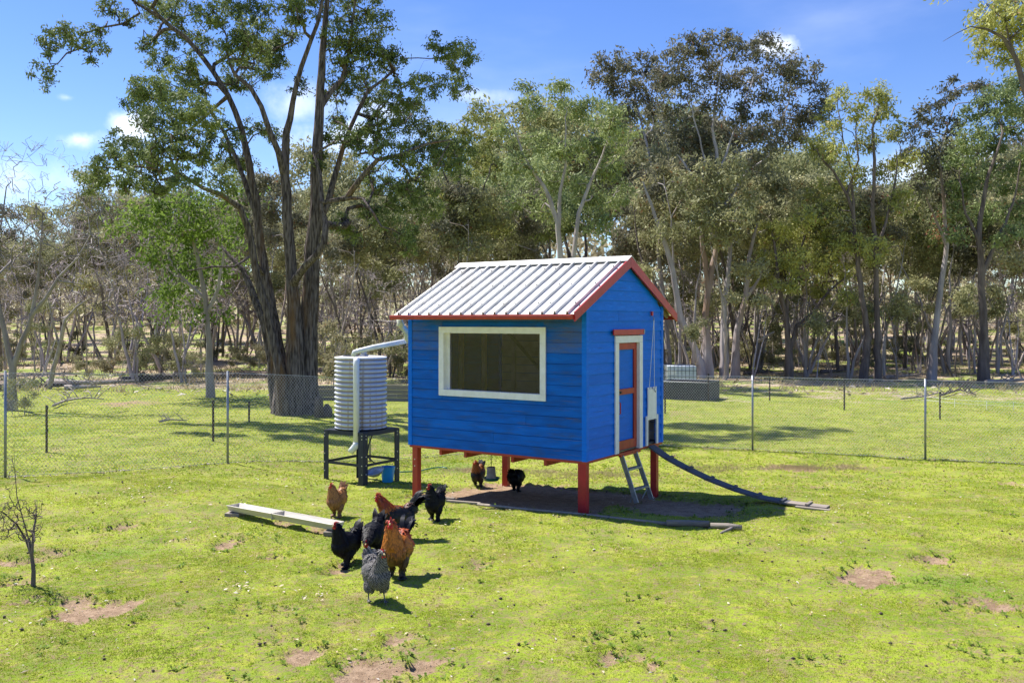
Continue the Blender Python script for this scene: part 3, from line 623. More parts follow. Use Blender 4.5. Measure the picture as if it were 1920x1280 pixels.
MB().tube([(.075, 2.185, 2.78), (.062, PY1 - .17, 1.64)], .0045, 5).tube([(.075, 2.185, 2.78), (.07, 2.03, 1.75), (.075, PY0 - .01, 1.1), (.085, PY0 - .02, .95)], .0045, 5).build('string', M['white'], coop)
MB().tube([(.055, PY1 - .17, 1.645), (.07, PY1 - .17, 1.60), (.07, PY1 - .14, 1.575), (.06, PY1 - .13, 1.60)], .006, 6).build('hatch_clip', M['galv'], coop)
# small steps under the door, and the curved ramp
lad = empty('step_ladder', C0, CROT, 'short grey metal ladder with two rungs under the coop door', 'ladder')
fz = ltz(.25, 1.2)
rl = [((.035, 1.08, .66), (.24, 1.19, fz)), ((.035, 1.56, .66), (.24, 1.74, ltz(.24, 1.7)))]
for a, b_ in rl: MB().beam(a, b_, .075, .028, up=(0, 1, 0)).build('rail', M['alu'], lad, bevel=.003)
for t_ in (.30, .72):
    a = Vector(rl[0][0]).lerp(Vector(rl[0][1]), t_); b_ = Vector(rl[1][0]).lerp(Vector(rl[1][1]), t_); MB().beam(a + Vector((.0, .0145, 0)), b_ - Vector((0, .0145, 0)), .09, .03).build('rung', M['alu'], lad, bevel=.003)
a = Vector(rl[0][0]).lerp(Vector(rl[0][1]), .75); MB().tube([a, (a.x - .06, a.y + .05, fz)], .008, 6).tube([Vector(rl[1][0]).lerp(Vector(rl[1][1]), .75), (a.x - .04, a.y + .42, fz)], .008, 6).build('brace', M['alu'], lad)
ramp = empty('chicken_ramp', C0, CROT, 'long sagging dark plank ramp with cleats leading down from the coop', 'ramp')
rp = [(.035, .70), (.18, .615), (.30, .54), (.67, .385), (1.035, .255), (1.47, .135), (1.9, .05), (2.3, .02), (2.87, .01)]
def rz(x):
    z = float(np.interp(x, [p[0] for p in rp], [p[1] for p in rp])); return max(z, ltz(x, 2.17) + .035)
xs = np.linspace(.035, 2.30, 24)
def plank(xs, y0, y1, mat, name, th=.028):
    mb = MB(); vs = []
    for x in xs:
        for y in (y0, y1): vs += [(x, y, rz(x)), (x, y, rz(x) - th)]
    fs = []
    for k in range(len(xs) - 1):
        a = 4 * k; b_ = a + 4; fs += [(a, a + 2, b_ + 2, b_)[::-1], (a + 1, b_ + 1, b_ + 3, a + 3)[::-1], (a, b_, b_ + 1, a + 1)[::-1], (a + 2, a + 3, b_ + 3, b_ + 2)[::-1]]
    e = 4 * (len(xs) - 1); fs += [(0, 1, 3, 2)[::-1], (e, e + 2, e + 3, e + 1)[::-1]]
    mb.add(vs, fs); return mb.build(name, mat, ramp)
plank(xs, 2.06, 2.30, M['timber_dark'], 'plank'); plank(np.linspace(2.303, 2.88, 6), 2.07, 2.29, M['timber'], 'plank')
MB().box(2.45, 2.95, 1.98, 2.065, ltz(2.5, 2) - .0, ltz(2.5, 2) + .025).build('plank', M['timber'], ramp)
for x in (.36, .70, 1.06, 1.44, 1.83, 2.22, 2.6):
    d = Vector((1, 0, (rz(x + .05) - rz(x - .05)) / .1)).normalized(); c = Vector((x, 0, rz(x) + .002)); up = Vector((-d.z, 0, d.x))
    MB().beam((x, 2.05, rz(x) + .012), (x, 2.31, rz(x) + .012), .045, .024, up=up).build('cleat', M['timber_dark'] if x < 2.5 else M['timber'], ramp)

# downpipe pieces from the gutter to the tank
pipe = empty('inlet_pipe', C0, CROT, 'white plastic pipe sloping from the coop gutter to the tank', 'pipe')
def to_local(p): p = Vector(p); x, y = coop_local(p.x, p.y); return Vector((x, y, p.z))
p1 = at(749, 597, 15.05); p2 = at(751, 608, 15.05); p3 = at(762, 622, 15.5); p4 = at(764, 634, 15.9); p5 = at(775, 637, 16.3)
MB().tube([to_local(p) for p in (p1, p2, at(755, 614, 15.2), p3, p4, at(768, 640, 16.0), p5)], .052, 12).build('elbow', M['pvc_old'], pipe, sm=True)
for p in (p2, p4): q_ = to_local(p); MB().lathe([(.058, -.03), (.062, -.02), (.062, .02), (.058, .03)], 14, q_).build('collar', M['pvc_old'], pipe)
a = at(790, 634, 16.3); b_ = at(672, 658, 16.1); e = at(663, 664, 16.1)
MB().tube([to_local(p) for p in (a, at(700, 651, 16.15), b_, at(665, 660, 16.1), at(662, 668, 16.1))], [.045, .045, .045, .045, .043], 12).build('long_pipe', M['pvc'], pipe, sm=True)

# ------------------------------------------------------------------ water tank on its stand
S0 = gp(681, 911); SIDE = 1.0
stand = empty('tank_stand', S0, CROT, 'dark steel angle iron stand under the water tank', 'stand')
def slz(x, y): return Tz(S0.x + x * ca - y * sa, S0.y + x * sa + y * ca) - S0.z
ST = CAMH - S0.z - 207 * (S0.y + .2) / F
for x, y in ((0, 0), (-SIDE, 0), (0, SIDE), (-SIDE, SIDE)):
    sx = -1 if x == 0 else 1; sy = 1 if y == 0 else -1; w = .125; zb = slz(x, y) - .02; mb = MB()
    xa, xb = sorted((x, x + sx * w)); ya, yb = sorted((y, y + sy * .008)); mb.box(xa, xb, ya, yb, zb, ST - .002)
    xa, xb = sorted((x, x + sx * .008)); ya, yb = sorted((y + sy * .0085, y + sy * w)); mb.box(xa, xb, ya, yb, zb, ST - .002)
    lg = mb.build('leg', M['steel'], stand, bevel=.002); mb = MB()
    for z in (.2, .36, .52, ST - .12, ST - .06):
        c = x + sx * .03; ya, yb = sorted((y - sy * .001, y - sy * .010)); mb.box(c - .009, c + .009, ya, yb, z - .009, z + .009)
        c = y + sy * .07; xa, xb = sorted((x - sx * .001, x - sx * .010)); mb.box(xa, xb, c - .009, c + .009, z - .009, z + .009)
    mb.build('bolt', M['bolt'], lg)
for (xa, ya), (xb, yb) in (((0, 0), (-SIDE, 0)), ((0, 0), (0, SIDE)), ((-SIDE, 0), (-SIDE, SIDE)), ((0, SIDE), (-SIDE, SIDE))):
    for z, h, nm in ((ST - .035, .075, 'top_rail'), (.36, .05, 'low_rail')):
        ax = xa + (.01 if xa < 0 else -.01); bx = xb + (.01 if xb < 0 else -.01); ay = ya + (.012 if ya == 0 else -.012); by = yb + (.012 if yb == 0 else -.012)
        dv = (Vector((bx, by, 0)) - Vector((ax, ay, 0))).normalized() * .012
        MB().beam(Vector((ax, ay, z)) + dv, Vector((bx, by, z)) - dv, .006, h).build(nm, M['steel'], stand)
MB().box(-SIDE + .015, -.015, .016, SIDE - .016, ST - .012, ST + .004).build('deck', M['steel'], stand)
tank = empty('water_tank', (S0.x - SIDE / 2 * ca - SIDE / 2 * sa - .02, S0.y - SIDE / 2 * sa + SIDE / 2 * ca, S0.z + ST + .006), CROT, 'round corrugated pale blue grey water tank with rust streaks', 'water tank')
TH = (812 - 677) / F * tank.location.y * .985 + .02; prof = []; nr = 16; TR = .478
for k in range(nr * 8 + 1):
    t_ = k / 8; prof.append((TR + .017 * math.cos(2 * math.pi * t_) * (1 if k not in (0, nr * 8) else 0), .02 + (TH - .04) * t_ / nr))
tm = material('corrugated_tank_steel', (.62, .63, .68), (.52, .53, .58), rough=.42, metal=.15, scale=3, stretch=(1, 1, .2))
nt = tm.node_tree; b = nt.nodes['Principled BSDF']; src = b.inputs['Base Color'].links[0].from_socket
tcn = nn(nt, 'ShaderNodeTexCoord'); mpn = nn(nt, 'ShaderNodeMapping'); mpn.inputs['Scale'].default_value = (11, 11, .35); L(nt, tcn.outputs['Object'], mpn.inputs[0])
n = nn(nt, 'ShaderNodeTexNoise'); n.inputs['Scale'].default_value = 1; n.inputs['Detail'].default_value = 5; L(nt, mpn.outputs[0], n.inputs['Vector'])
mr = nn(nt, 'ShaderNodeMapRange'); L(nt, n.outputs[0], mr.inputs[0]); mr.inputs[1].default_value = .54; mr.inputs[2].default_value = .68; mr.inputs[4].default_value = .85
sep = nn(nt, 'ShaderNodeSeparateXYZ'); L(nt, tcn.outputs['Object'], sep.inputs[0])
saw = math_(nt, 'COSINE', math_(nt, 'MULTIPLY', math_(nt, 'SUBTRACT', sep.outputs[2], .02), 2 * math.pi * nr / (TH - .04)))
vd = nn(nt, 'ShaderNodeMapRange'); L(nt, saw, vd.inputs[0]); vd.inputs[1].default_value = -.2; vd.inputs[2].default_value = -.9; vd.inputs[4].default_value = .8
fa = math_(nt, 'MAXIMUM', mr.outputs[0], vd.outputs[0])
mx = nn(nt, 'ShaderNodeMix', data_type='RGBA'); L(nt, fa, mx.inputs[0]); L(nt, src, mx.inputs[6]); mx.inputs[7].default_value = (.26, .16, .07, 1); L(nt, mx.outputs[2], b.inputs['Base Color'])
MB().lathe(prof, 64).build('tank_wall', tm, tank, sm=True)
MB().lathe([(.0, TH - .005), (.35, TH + .004), (TR + .012, TH - .012), (TR + .014, TH - .03), (TR - .0, TH - .032)], 48, cap=False).build('lid', M['white'], tank, sm=True, shade_angle=35)
hx, hy = -.10, -.16
MB().lathe([(.155, TH + .004), (.16, TH + .022), (.13, TH + .024), (.12, TH + .014), (.0, TH + .014)], 28, (hx, hy, 0), cap=False).build('hatch_ring', M['steel'], tank)
ix, iy = .10, -.02
MB().lathe([(.085, TH), (.085, TH + .03), (.055, TH + .035), (.055, TH + .10), (.075, TH + .11), (.075, TH + .15), (.05, TH + .16)], 20, (ix, iy, 0)).build('inlet_neck', M['galv'], tank, sm=True, shade_angle=35)
ox, oy = .09, -.535; 
wq = at(648, 740, 15.35); ovp = to_local(wq); tl = to_local(tank.location); ox, oy = ovp.x - tl.x, ovp.y - tl.y
rr = math.hypot(ox, oy); ox, oy = ox / rr * (TR + .085), oy / rr * (TR + .085)
zb_ = -.21
MB().tube([(ox * .8, oy * .8, TH - .055), (ox * .93, oy * .93, TH - .045), (ox, oy, TH - .085), (ox, oy, TH - .16), (ox, oy, zb_)], .057, 14).build('overflow_pipe', M['pvc'], tank, sm=True)
MB().tube([(ox, oy, zb_ + .02), (ox, oy, zb_ - .03), (ox - .05, oy - .03, zb_ - .10), (ox - .09, oy - .05, zb_ - .16)], [.063, .063, .062, .064], 14).build('pipe_elbow', M['pvc'], tank, sm=True)
MB().tube([(.25, .1, -.02), (.2, .0, -.3), (.25, -.1, -.5), (.4, -.05, -.62)], .012, 6).build('outlet_hose', M['steel'], tank)
# bucket, bowl, hose
p = gp(727, 903)
bk = empty('bucket', p, 0, 'light blue plastic bucket beside the tank stand leg', 'bucket')
MB().lathe([(.095, 0), (.105, .005), (.135, .27), (.143, .275), (.143, .29), (.128, .29), (.10, .02), (0, .015)], 28).build('pail', M['plastic_blue'], bk, sm=True, shade_angle=40)
MB().tube([(.14 * math.cos(t_), .03, .28 - .02 - .1 * math.sin(t_)) for t_ in np.linspace(0, math.pi, 12)], .004, 5).build('handle', M['galv'], bk)
p = at(703, 884, S0.y + .25)
bw = MB().lathe([(.02, -.075), (.09, -.065), (.145, -.02), (.16, .02), (.168, .022), (.16, .025), (.13, -.02), (.06, -.055), (0, -.06)], 28).build('metal_bowl', M['bowl'], sm=True)
bw.location = (p.x, p.y, p.z); bw.rotation_euler = (R(18), R(-12), 0); tag(bw, 'shiny steel bowl hanging on the tank stand by the blue bucket', 'bowl')
hp = [gp(u, v) + Vector((0, 0, .03)) for u, v in ((738, 888), (760, 887), (785, 886), (800, 882), (815, 879), (830, 878), (838, 880))]
tag(MB().tube(hp, .014, 6).build('garden_hose', M['green_plastic'], sm=True), 'green garden hose lying behind the left coop leg', 'hose')
# hanging feeder
fx = to_local(at(921, 880, 15.6)); fd = empty('poultry_feeder', C0, CROT, 'grey hanging poultry feeder with a green tray under the coop', 'feeder')
fzb = at(921, 897, 15.6).z
MB().lathe([(.085, 0), (.095, .01), (.082, .06), (.070, .20), (.066, .205), (.0, .205)], 24, (fx.x, fx.y, fzb), cap=False).build('hopper', M['feeder_grey'], fd, sm=True, shade_angle=40)
MB().lathe([(0, -.03), (.12, -.03), (.15, .02), (.145, .02), (.115, -.01), (0, -.01)], 24, (fx.x, fx.y, fzb), cap=False).build('tray', M['green_plastic'], fd, sm=True, shade_angle=40)
MB().tube([(fx.x, fx.y, fzb + .2), (fx.x, fx.y, ZB - .04)], .006, 6).build('chain', M['screw'], fd)

# ------------------------------------------------------------------ edging timbers and trough
def ground_log(name, px, r, mat, label, cat, group=None, flat=False):
    pts = [gp(u, v) + Vector((0, 0, r * .75)) for u, v in px]
    if flat:
        mb = MB()
        mb.beam(pts[0], pts[-1], r * 3.2, r * 1.6)
    else: mb = MB().tube(pts, [r * random.uniform(.85, 1.1) for _ in pts], 8)
    return tag(mb.build(name, mat, sm=not flat), label, cat, group)
ground_log('edging_board', [(796, 934), (852, 937)], .022, M['timber'], 'short pale board edging the bare earth at the left coop leg', 'board', flat=True)
ground_log('edging_board', [(838, 940), (900, 945)], .018, M['timber'], 'thin pale strip of timber between the board and the long log', 'board', flat=True)
ground_log('edging_log', [(896, 947), (980, 956), (1090, 966), (1180, 976), (1262, 985)], .022, M['timber'], 'long thin grey log in the shade along the front of the coop', 'log')
ground_log('edging_log', [(1250, 985), (1290, 985), (1330, 987)], .045, M['timber'], 'pale round log at the end of the shaded edging', 'log')
ground_log('edging_log', [(1332, 989), (1365, 990), (1390, 993)], .04, M['timber'], 'rightmost pale log of the coop edging', 'log')
ground_log('broken_stick', [(1352, 1001), (1372, 992)], .02, M['deadwood'], 'short broken stick leaning on the rightmost edging log', 'stick')
ta, tb = gp(437, 965), gp(634, 1002)
tr_len = (tb - ta).length; tro = empty('feed_trough', (ta + tb) / 2 + Vector((0, 0, .065)), math.atan2((tb - ta).y, (tb - ta).x), 'long weathered white feed trough lying on the grass', 'trough')
mb = MB(); pr = [(-.115, .085), (-.06, 0), (.06, 0), (.115, .085), (.105, .088), (.053, .010), (-.053, .010), (-.105, .088)]; n = len(pr); h = tr_len / 2; vs = []
for x in (-h, h): vs += [(x, a, b_) for a, b_ in pr]
mb.add(vs, [(k, (k + 1) % n, n + (k + 1) % n, n + k) for k in range(n)])
M['trough'] = material('weathered_white_plastic', (.60, .56, .48), (.46, .42, .34), rough=.6, scale=4, stretch=(.5, 6, 6), bump=.2)
mb.build('channel', M['trough'], tro); 
for x in (-h, h - .01):
    MB().add([(x, -.112, .084), (x, -.058, .002), (x, .058, .002), (x, .112, .084), (x + .01, -.112, .084), (x + .01, -.058, .002), (x + .01, .058, .002), (x + .01, .112, .084)],
             [(0, 1, 2, 3), (7, 6, 5, 4), (0, 4, 5, 1), (1, 5, 6, 2), (2, 6, 7, 3), (3, 7, 4, 0)]).build('end_plate', M['trough'], tro)
MB().box(-.1, -.09, -.118, .118, .001, .09).build('joint_strap', M['trough'], tro)
for x, lb in ((-h + .05, 'flat timber block under the far left end of the trough'), (h - .07, 'flat timber block under the right end of the trough')):
    p = tro.matrix_basis @ Vector((x, -.02, -.062)); bl = MB().box(-.09, .12, -.12, .12, 0, .055).build('timber_block', M['timber'], bevel=.006); bl.location = (p.x, p.y, Tz(p.x, p.y) + .002); bl.rotation_euler = (0, 0, tro.rotation_euler.z + .5); tag(bl, lb, 'block')

# ------------------------------------------------------------------ fences
def run_fence(label, pts, hh, labels):
    f = empty('wire_fence', pts[0], 0, label, 'fence'); o0 = Vector(pts[0])
    for k, p in enumerate(pts):
        q_ = p - o0; ps = MB().tube([q_ + Vector((0, 0, -.05)), q_ + Vector((0, 0, hh + .02))], .024, 10).build('post', M['galv'], f, sm=True)
        MB().tube([q_ + Vector((0, 0, hh + .02)), q_ + Vector((0, 0, hh + .035))], [.026, .012], 10).build('post_cap', M['galv'], ps)
    for k in range(len(pts) - 1):
        a, b_ = pts[k] - o0, pts[k + 1] - o0; d = (b_ - a); Lr = math.hypot(d.x, d.y); n = max(2, int(Lr / .062))
        vs, fs = [], []; rw = .0020
        def P(t_, z): 
            t_ = min(max(t_, 0), 1); x = a.x + d.x * t_; y = a.y + d.y * t_; return Vector((x, y, Tz(x + o0.x, y + o0.y) - o0.z + z))
        sl = .8 * hh / Lr
        wires = []
        for j in range(-int(n * sl) - 1, n + 1):
            t0 = j / n; t1 = t0 + sl
            c0, c1 = max(t0, 0), min(t1, 1)
            if c1 > c0:
                za = .02 + (c0 - t0) / sl * (hh - .03); zb2 = .02 + (c1 - t0) / sl * (hh - .03)
                wires.append((P(c0, za), P(c1, zb2))); wires.append((P(c0, hh - .0 - za + .01), P(c1, hh - zb2 + .01)))
        nv = Vector((-d.y, d.x, 0)).normalized()
        for (w0, w1) in wires:
            dd = (w1 - w0).normalized(); s1 = nv * rw; s2 = dd.cross(nv) * rw; b0 = len(vs)
            for w_ in (w0, w1): vs += [w_ + s1, w_ - s1 * .5 + s2 * .87, w_ - s1 * .5 - s2 * .87]
            fs += [(b0, b0 + 1, b0 + 4, b0 + 3), (b0 + 1, b0 + 2, b0 + 5, b0 + 4), (b0 + 2, b0, b0 + 3, b0 + 5)]
        wm = mesh_np('wire_mesh', np.array([tuple(v) for v in vs]), np.array(fs), M['wire'], f); wm['kind'] = 'stuff'
        for z in (hh, .03): MB().tube([P(0, z), P(.5, z - .01), P(1, z)], .0035, 5).build('line_wire', M['wire'], f)
    return f
A = at(10, 897, 15.5); B = at(427, 868, 17.9)
def snap(x, y): return Vector((x, y, Tz(x, y)))
dL = Vector((B.x - A.x, B.y - A.y, 0))
left = [snap(A.x - 2 * dL.x, A.y - 2 * dL.y), snap(A.x - dL.x, A.y - dL.y), snap(A.x, A.y), snap(B.x, B.y), snap(B.x + dL.x * .82, B.y + dL.y * .82), snap(.9, 22.6)]
run_fence('tall wire mesh fence on thin steel posts left of the coop', left, 1.80, None)
C_ = at(1411, 840, 22.0); D_ = at(1735, 860, 20.4); dR = Vector((D_.x - C_.x, D_.y - C_.y, 0))
right = [snap(1.0, 22.75), snap(3.2, 22.9), snap(C_.x, C_.y), snap(D_.x, D_.y), snap(D_.x + dR.x, D_.y + dR.y), snap(D_.x + 2 * dR.x, D_.y + 2 * dR.y)]
run_fence('wire mesh fence on thin steel posts right of the coop', right, 1.78, None)
# litter caught along the foot of the fence
xs_, ys_ = [], []
for run in (left, right):
    for a, b_ in zip(run[:-1], run[1:]):
        for _ in range(260):
            t_ = random.random(); p = a.lerp(b_, t_); xs_.append(p.x + random.gauss(0, .03)); ys_.append(p.y + random.gauss(0, .035))
chips('fence_litter', np.array(xs_), np.array(ys_), .028, [(.10, .08, .05), (.16, .12, .08), (.42, .36, .28), (.07, .07, .04)], 'dead leaves caught along the foot of the fence', 'leaf litter', M['chip'], lift=.01)

def star_picket(u, v, vtop, label, mat='screw'):
    p = gp(u, v); h = (v - vtop) / F * p.y; e = empty('star_picket', p, random.uniform(-.3, .3), label, 'fence post', 'dark star pickets in the paddock')
    mb = MB()
    for a in (90, 210, 330):
        c, s = math.cos(R(a)), math.sin(R(a)); mb.hexa([(-s * .004, c * .004, -.05), (s * .004, -c * .004, -.05), (s * .004 + c * .03, -c * .004 + s * .03, -.05), (-s * .004 + c * .03, c * .004 + s * .03, -.05), (-s * .004, c * .004, h), (s * .004, -c * .004, h), (s * .004 + c * .03, -c * .004 + s * .03, h), (-s * .004 + c * .03, c * .004 + s * .03, h)])
    mb.build('picket', M['picket'], e); MB().tube([(.02, -.02, h - .08), (.02, -.02, h - .02)], .022, 8).build('insulator', M['screw'], e)
    MB().tube([(.02, -.02, h * .45), (.02, -.02, h * .45 + .05)], .02, 8).build('insulator', M['screw'], e)
    return p, h
M['picket'] = material('dark_picket_steel', (.05, .035, .03), (.09, .05, .035), rough=.7, scale=20)
star_picket(88, 848, 759, 'dark star picket leftmost in the paddock behind the fence')
star_picket(400, 827, 750, 'dark star picket just left of the tall post before the big tree')
star_picket(467, 790, 752, 'small far dark star picket in the shadow of the big tree')
star_picket(1443, 751, 706, 'dark star picket beside the right hand fence post, far off')
star_picket(1583, 769, 709, 'dark star picket midway between the two right fence posts')
star_picket(1762, 786, 734, 'dark star picket right of the rightmost fence post')
star_picket(1247, 775, 718, 'thin picket against the coop beside the dark garden bed')
star_picket(1328, 752, 700, 'picket at the right corner of the dark garden bed')
# low white electric netting far right
net = empty('electric_netting', gp(1750, 765), 0, 'low white electric netting on the far right grass', 'netting'); o0 = Vector(net.location)
npx = [(1735, 757), (1790, 763), (1850, 767), (1900, 769), (1990, 772)]
for u, v in npx: q_ = gp(u, v) - o0; MB().tube([q_, q_ + Vector((0, 0, .30))], .010, 6).build('net_post', M['white'], net)
for z in (.28, .15): MB().tube([gp(u, v) - o0 + Vector((0, 0, z)) for u, v in npx], .008, 4).build('net_line', M['white'], net)
# grey sleeper wall behind the tank
wA, wB = gp(588, 750), gp(800, 752); d = wB - wA; wall = empty('sleeper_wall', wA, math.atan2(d.y, d.x), 'low grey timber sleeper wall behind the tank', 'wall'); Lw = d.length; hT = .62
for r_ in range(4):
    x = -.2 - .6 * (r_ % 2)
    while x < Lw + .5:
        l = 2.1; MB().box(x, x + l - .012, -.04 + random.uniform(-.006, .006), .04, r_ * hT / 4 - .02, (r_ + 1) * hT / 4 - .032).build('sleeper', M['sleeper'], wall, bevel=.006); x += l
for x in (.1, 1.3, 2.6, 3.9): MB().box(x - .03, x + .03, -.08, -.045, -.05, hT + .1).build('wall_post', M['bark_dark'], wall)
MB().box(1.2, Lw + .8, -.06, .06, hT - .03, hT + .0).build('capping', M['timber'], wall)
# stump post
p = gp(598, 783); st = MB().tube([p + Vector((0, 0, -.05)), p + Vector((.0, 0, .35)), p + Vector((.01, 0, .62)), p + Vector((.01, 0, .68))], [.15, .14, .12, .07], 12).build('tree_stump', M['bark_dark'], sm=True); tag(st, 'dark broken stump beside the big tree trunk', 'stump')
p = gp(610, 782); st = MB().tube([p, p + Vector((.05, .1, .25)), p + Vector((.02, .1, .42))], [.22, .16, .05], 10).build('tree_stump', M['bark_dark'], sm=True); tag(st, 'low dark stump nearest the tank stand side', 'stump')
# dark garden bed and caged tank
bA, bB = gp(1236, 748), gp(1328, 752); d = bB - bA; rzb = math.atan2(d.y, d.x); Lb = d.length
bed = empty('raised_bed', bA, rzb, 'dark corrugated raised bed right behind the coop', 'raised bed')
M['darksheet'] = material('dark_corrugated_sheet', (.03, .03, .042), (.045, .045, .058), rough=.5, scale=4)
def corr_panel(x0, x1, y0, y1, z0, z1):
    n = int(math.hypot(x1 - x0, y1 - y0) / .038); vs, fs = [], []; dx, dy = (x1 - x0) / n, (y1 - y0) / n; l = math.hypot(dx, dy); nx_, ny_ = -dy / l, dx / l
    for k in range(n + 1):
        o_ = .012 * math.cos(k * math.pi / 2)
        for z in (z0, z1): vs.append((x0 + dx * k + nx_ * o_, y0 + dy * k + ny_ * o_, z))
    for k in range(n): a = 2 * k; fs.append((a, a + 2, a + 3, a + 1))
    return MB().add(vs, fs)
HB = .72
corr_panel(0, Lb, 0, 0, -.05, HB).build('side_panel', M['darksheet'], bed); corr_panel(Lb, Lb, 0, 1.6, -.05, HB).build('side_panel', M['darksheet'], bed)
corr_panel(0, Lb, 1.6, 1.6, -.05, HB).build('side_panel', M['darksheet'], bed); corr_panel(0, 0, 0, 1.6, -.05, HB).build('side_panel', M['darksheet'], bed)
MB().box(.03, Lb - .03, .03, 1.57, 0, HB - .08).build('soil', M['clod'], bed)
MB().tube([(0, 0, HB), (Lb, 0, HB), (Lb, 1.6, HB), (0, 1.6, HB), (0, 0, HB)], .016, 6).build('rim', M['galv'], bed)
iY = bA.y + 2.6; ia = at(1250, 716, iY); ib = at(1307, 716, iY); iw = ib.x - ia.x; gz = Tz(ia.x, iY); ih = CAMH + (HOR - 684) / F * iY - gz
ibc = empty('caged_water_tank', (ia.x, iY, gz), 0, 'white plastic cube tank in a wire cage behind the raised bed', 'tank')
z0 = .12; MB().box(.02, iw - .02, .02, iw - .02, z0, ih - .04).build('bladder', M['ibc'], ibc, bevel=.05)
MB().box(.08, .42, .005, .018, ih - .42, ih - .2).build('label_plate', M['white'], ibc)
mb = MB()
for k in range(9):
    x = iw * k / 8; mb.tube([(x, 0, 0), (x, 0, ih)], .009, 5).tube([(iw, x, 0), (iw, x, ih)], .009, 5).tube([(0, x, 0), (0, x, ih)], .009, 5)
for k in range(6):
    z = ih * k / 5 + (.01 if k == 0 else 0); mb.tube([(0, 0, z), (iw, 0, z), (iw, iw, z), (0, iw, z), (0, 0, z)], .009, 5)
mb.build('cage', M['steel'], ibc); MB().box(0, iw, 0, iw, .0, .1).build('pallet', M['timber'], ibc)

# ------------------------------------------------------------------ trees
def flute(r, n, k):
    if k < 8: return np.zeros((n, k))
    a = np.arange(k) * 2 * np.pi / k; o = np.zeros((n, k)); i = np.arange(n)[:, None]
    for m in range(2, min(9, k // 2)): o += np.sin(m * a[None] + r.uniform(0, 6.28) + .25 * np.sin(i * r.uniform(.2, .5)) * 2) * r.uniform(.3, 1)
    return o * .6
def tubes_mesh(chains, sides, fl=0):
    fr0 = np.random.default_rng(3)
    Vs, Fs, base = [], [], 0
    for pts, rad in chains:
        pts = np.asarray(pts); n = len(pts)
        if n < 2: continue
        k = sides(rad[0]); d = np.gradient(pts, axis=0); d /= np.linalg.norm(d, axis=1, keepdims=True) + 1e-9
        ref = np.cross(d[0], (0, 0, 1.0) if abs(d[0][2]) < .9 else (1.0, 0, 0)); ref = ref[None] - d * (d @ ref)[:, None]; ref /= np.linalg.norm(ref, axis=1, keepdims=True) + 1e-9
        q_ = np.cross(d, ref); a = np.arange(k) * 2 * np.pi / k
        ring = pts[:, None] + (ref[:, None] * np.cos(a)[None, :, None] + q_[:, None] * np.sin(a)[None, :, None]) * (np.asarray(rad)[:, None] * (1 + fl * flute(fr0, n, k)))[:, :, None]
        Vs.append(ring.reshape(-1, 3)); i0 = base + (np.arange(n - 1)[:, None] * k + np.arange(k)[None]); i1 = base + (np.arange(n - 1)[:, None] * k + (np.arange(k)[None] + 1) % k)
        Fs.append(np.stack([i0, i1, i1 + k, i0 + k], -1).reshape(-1, 4)); base += n * k
    return np.concatenate(Vs), np.concatenate(Fs)
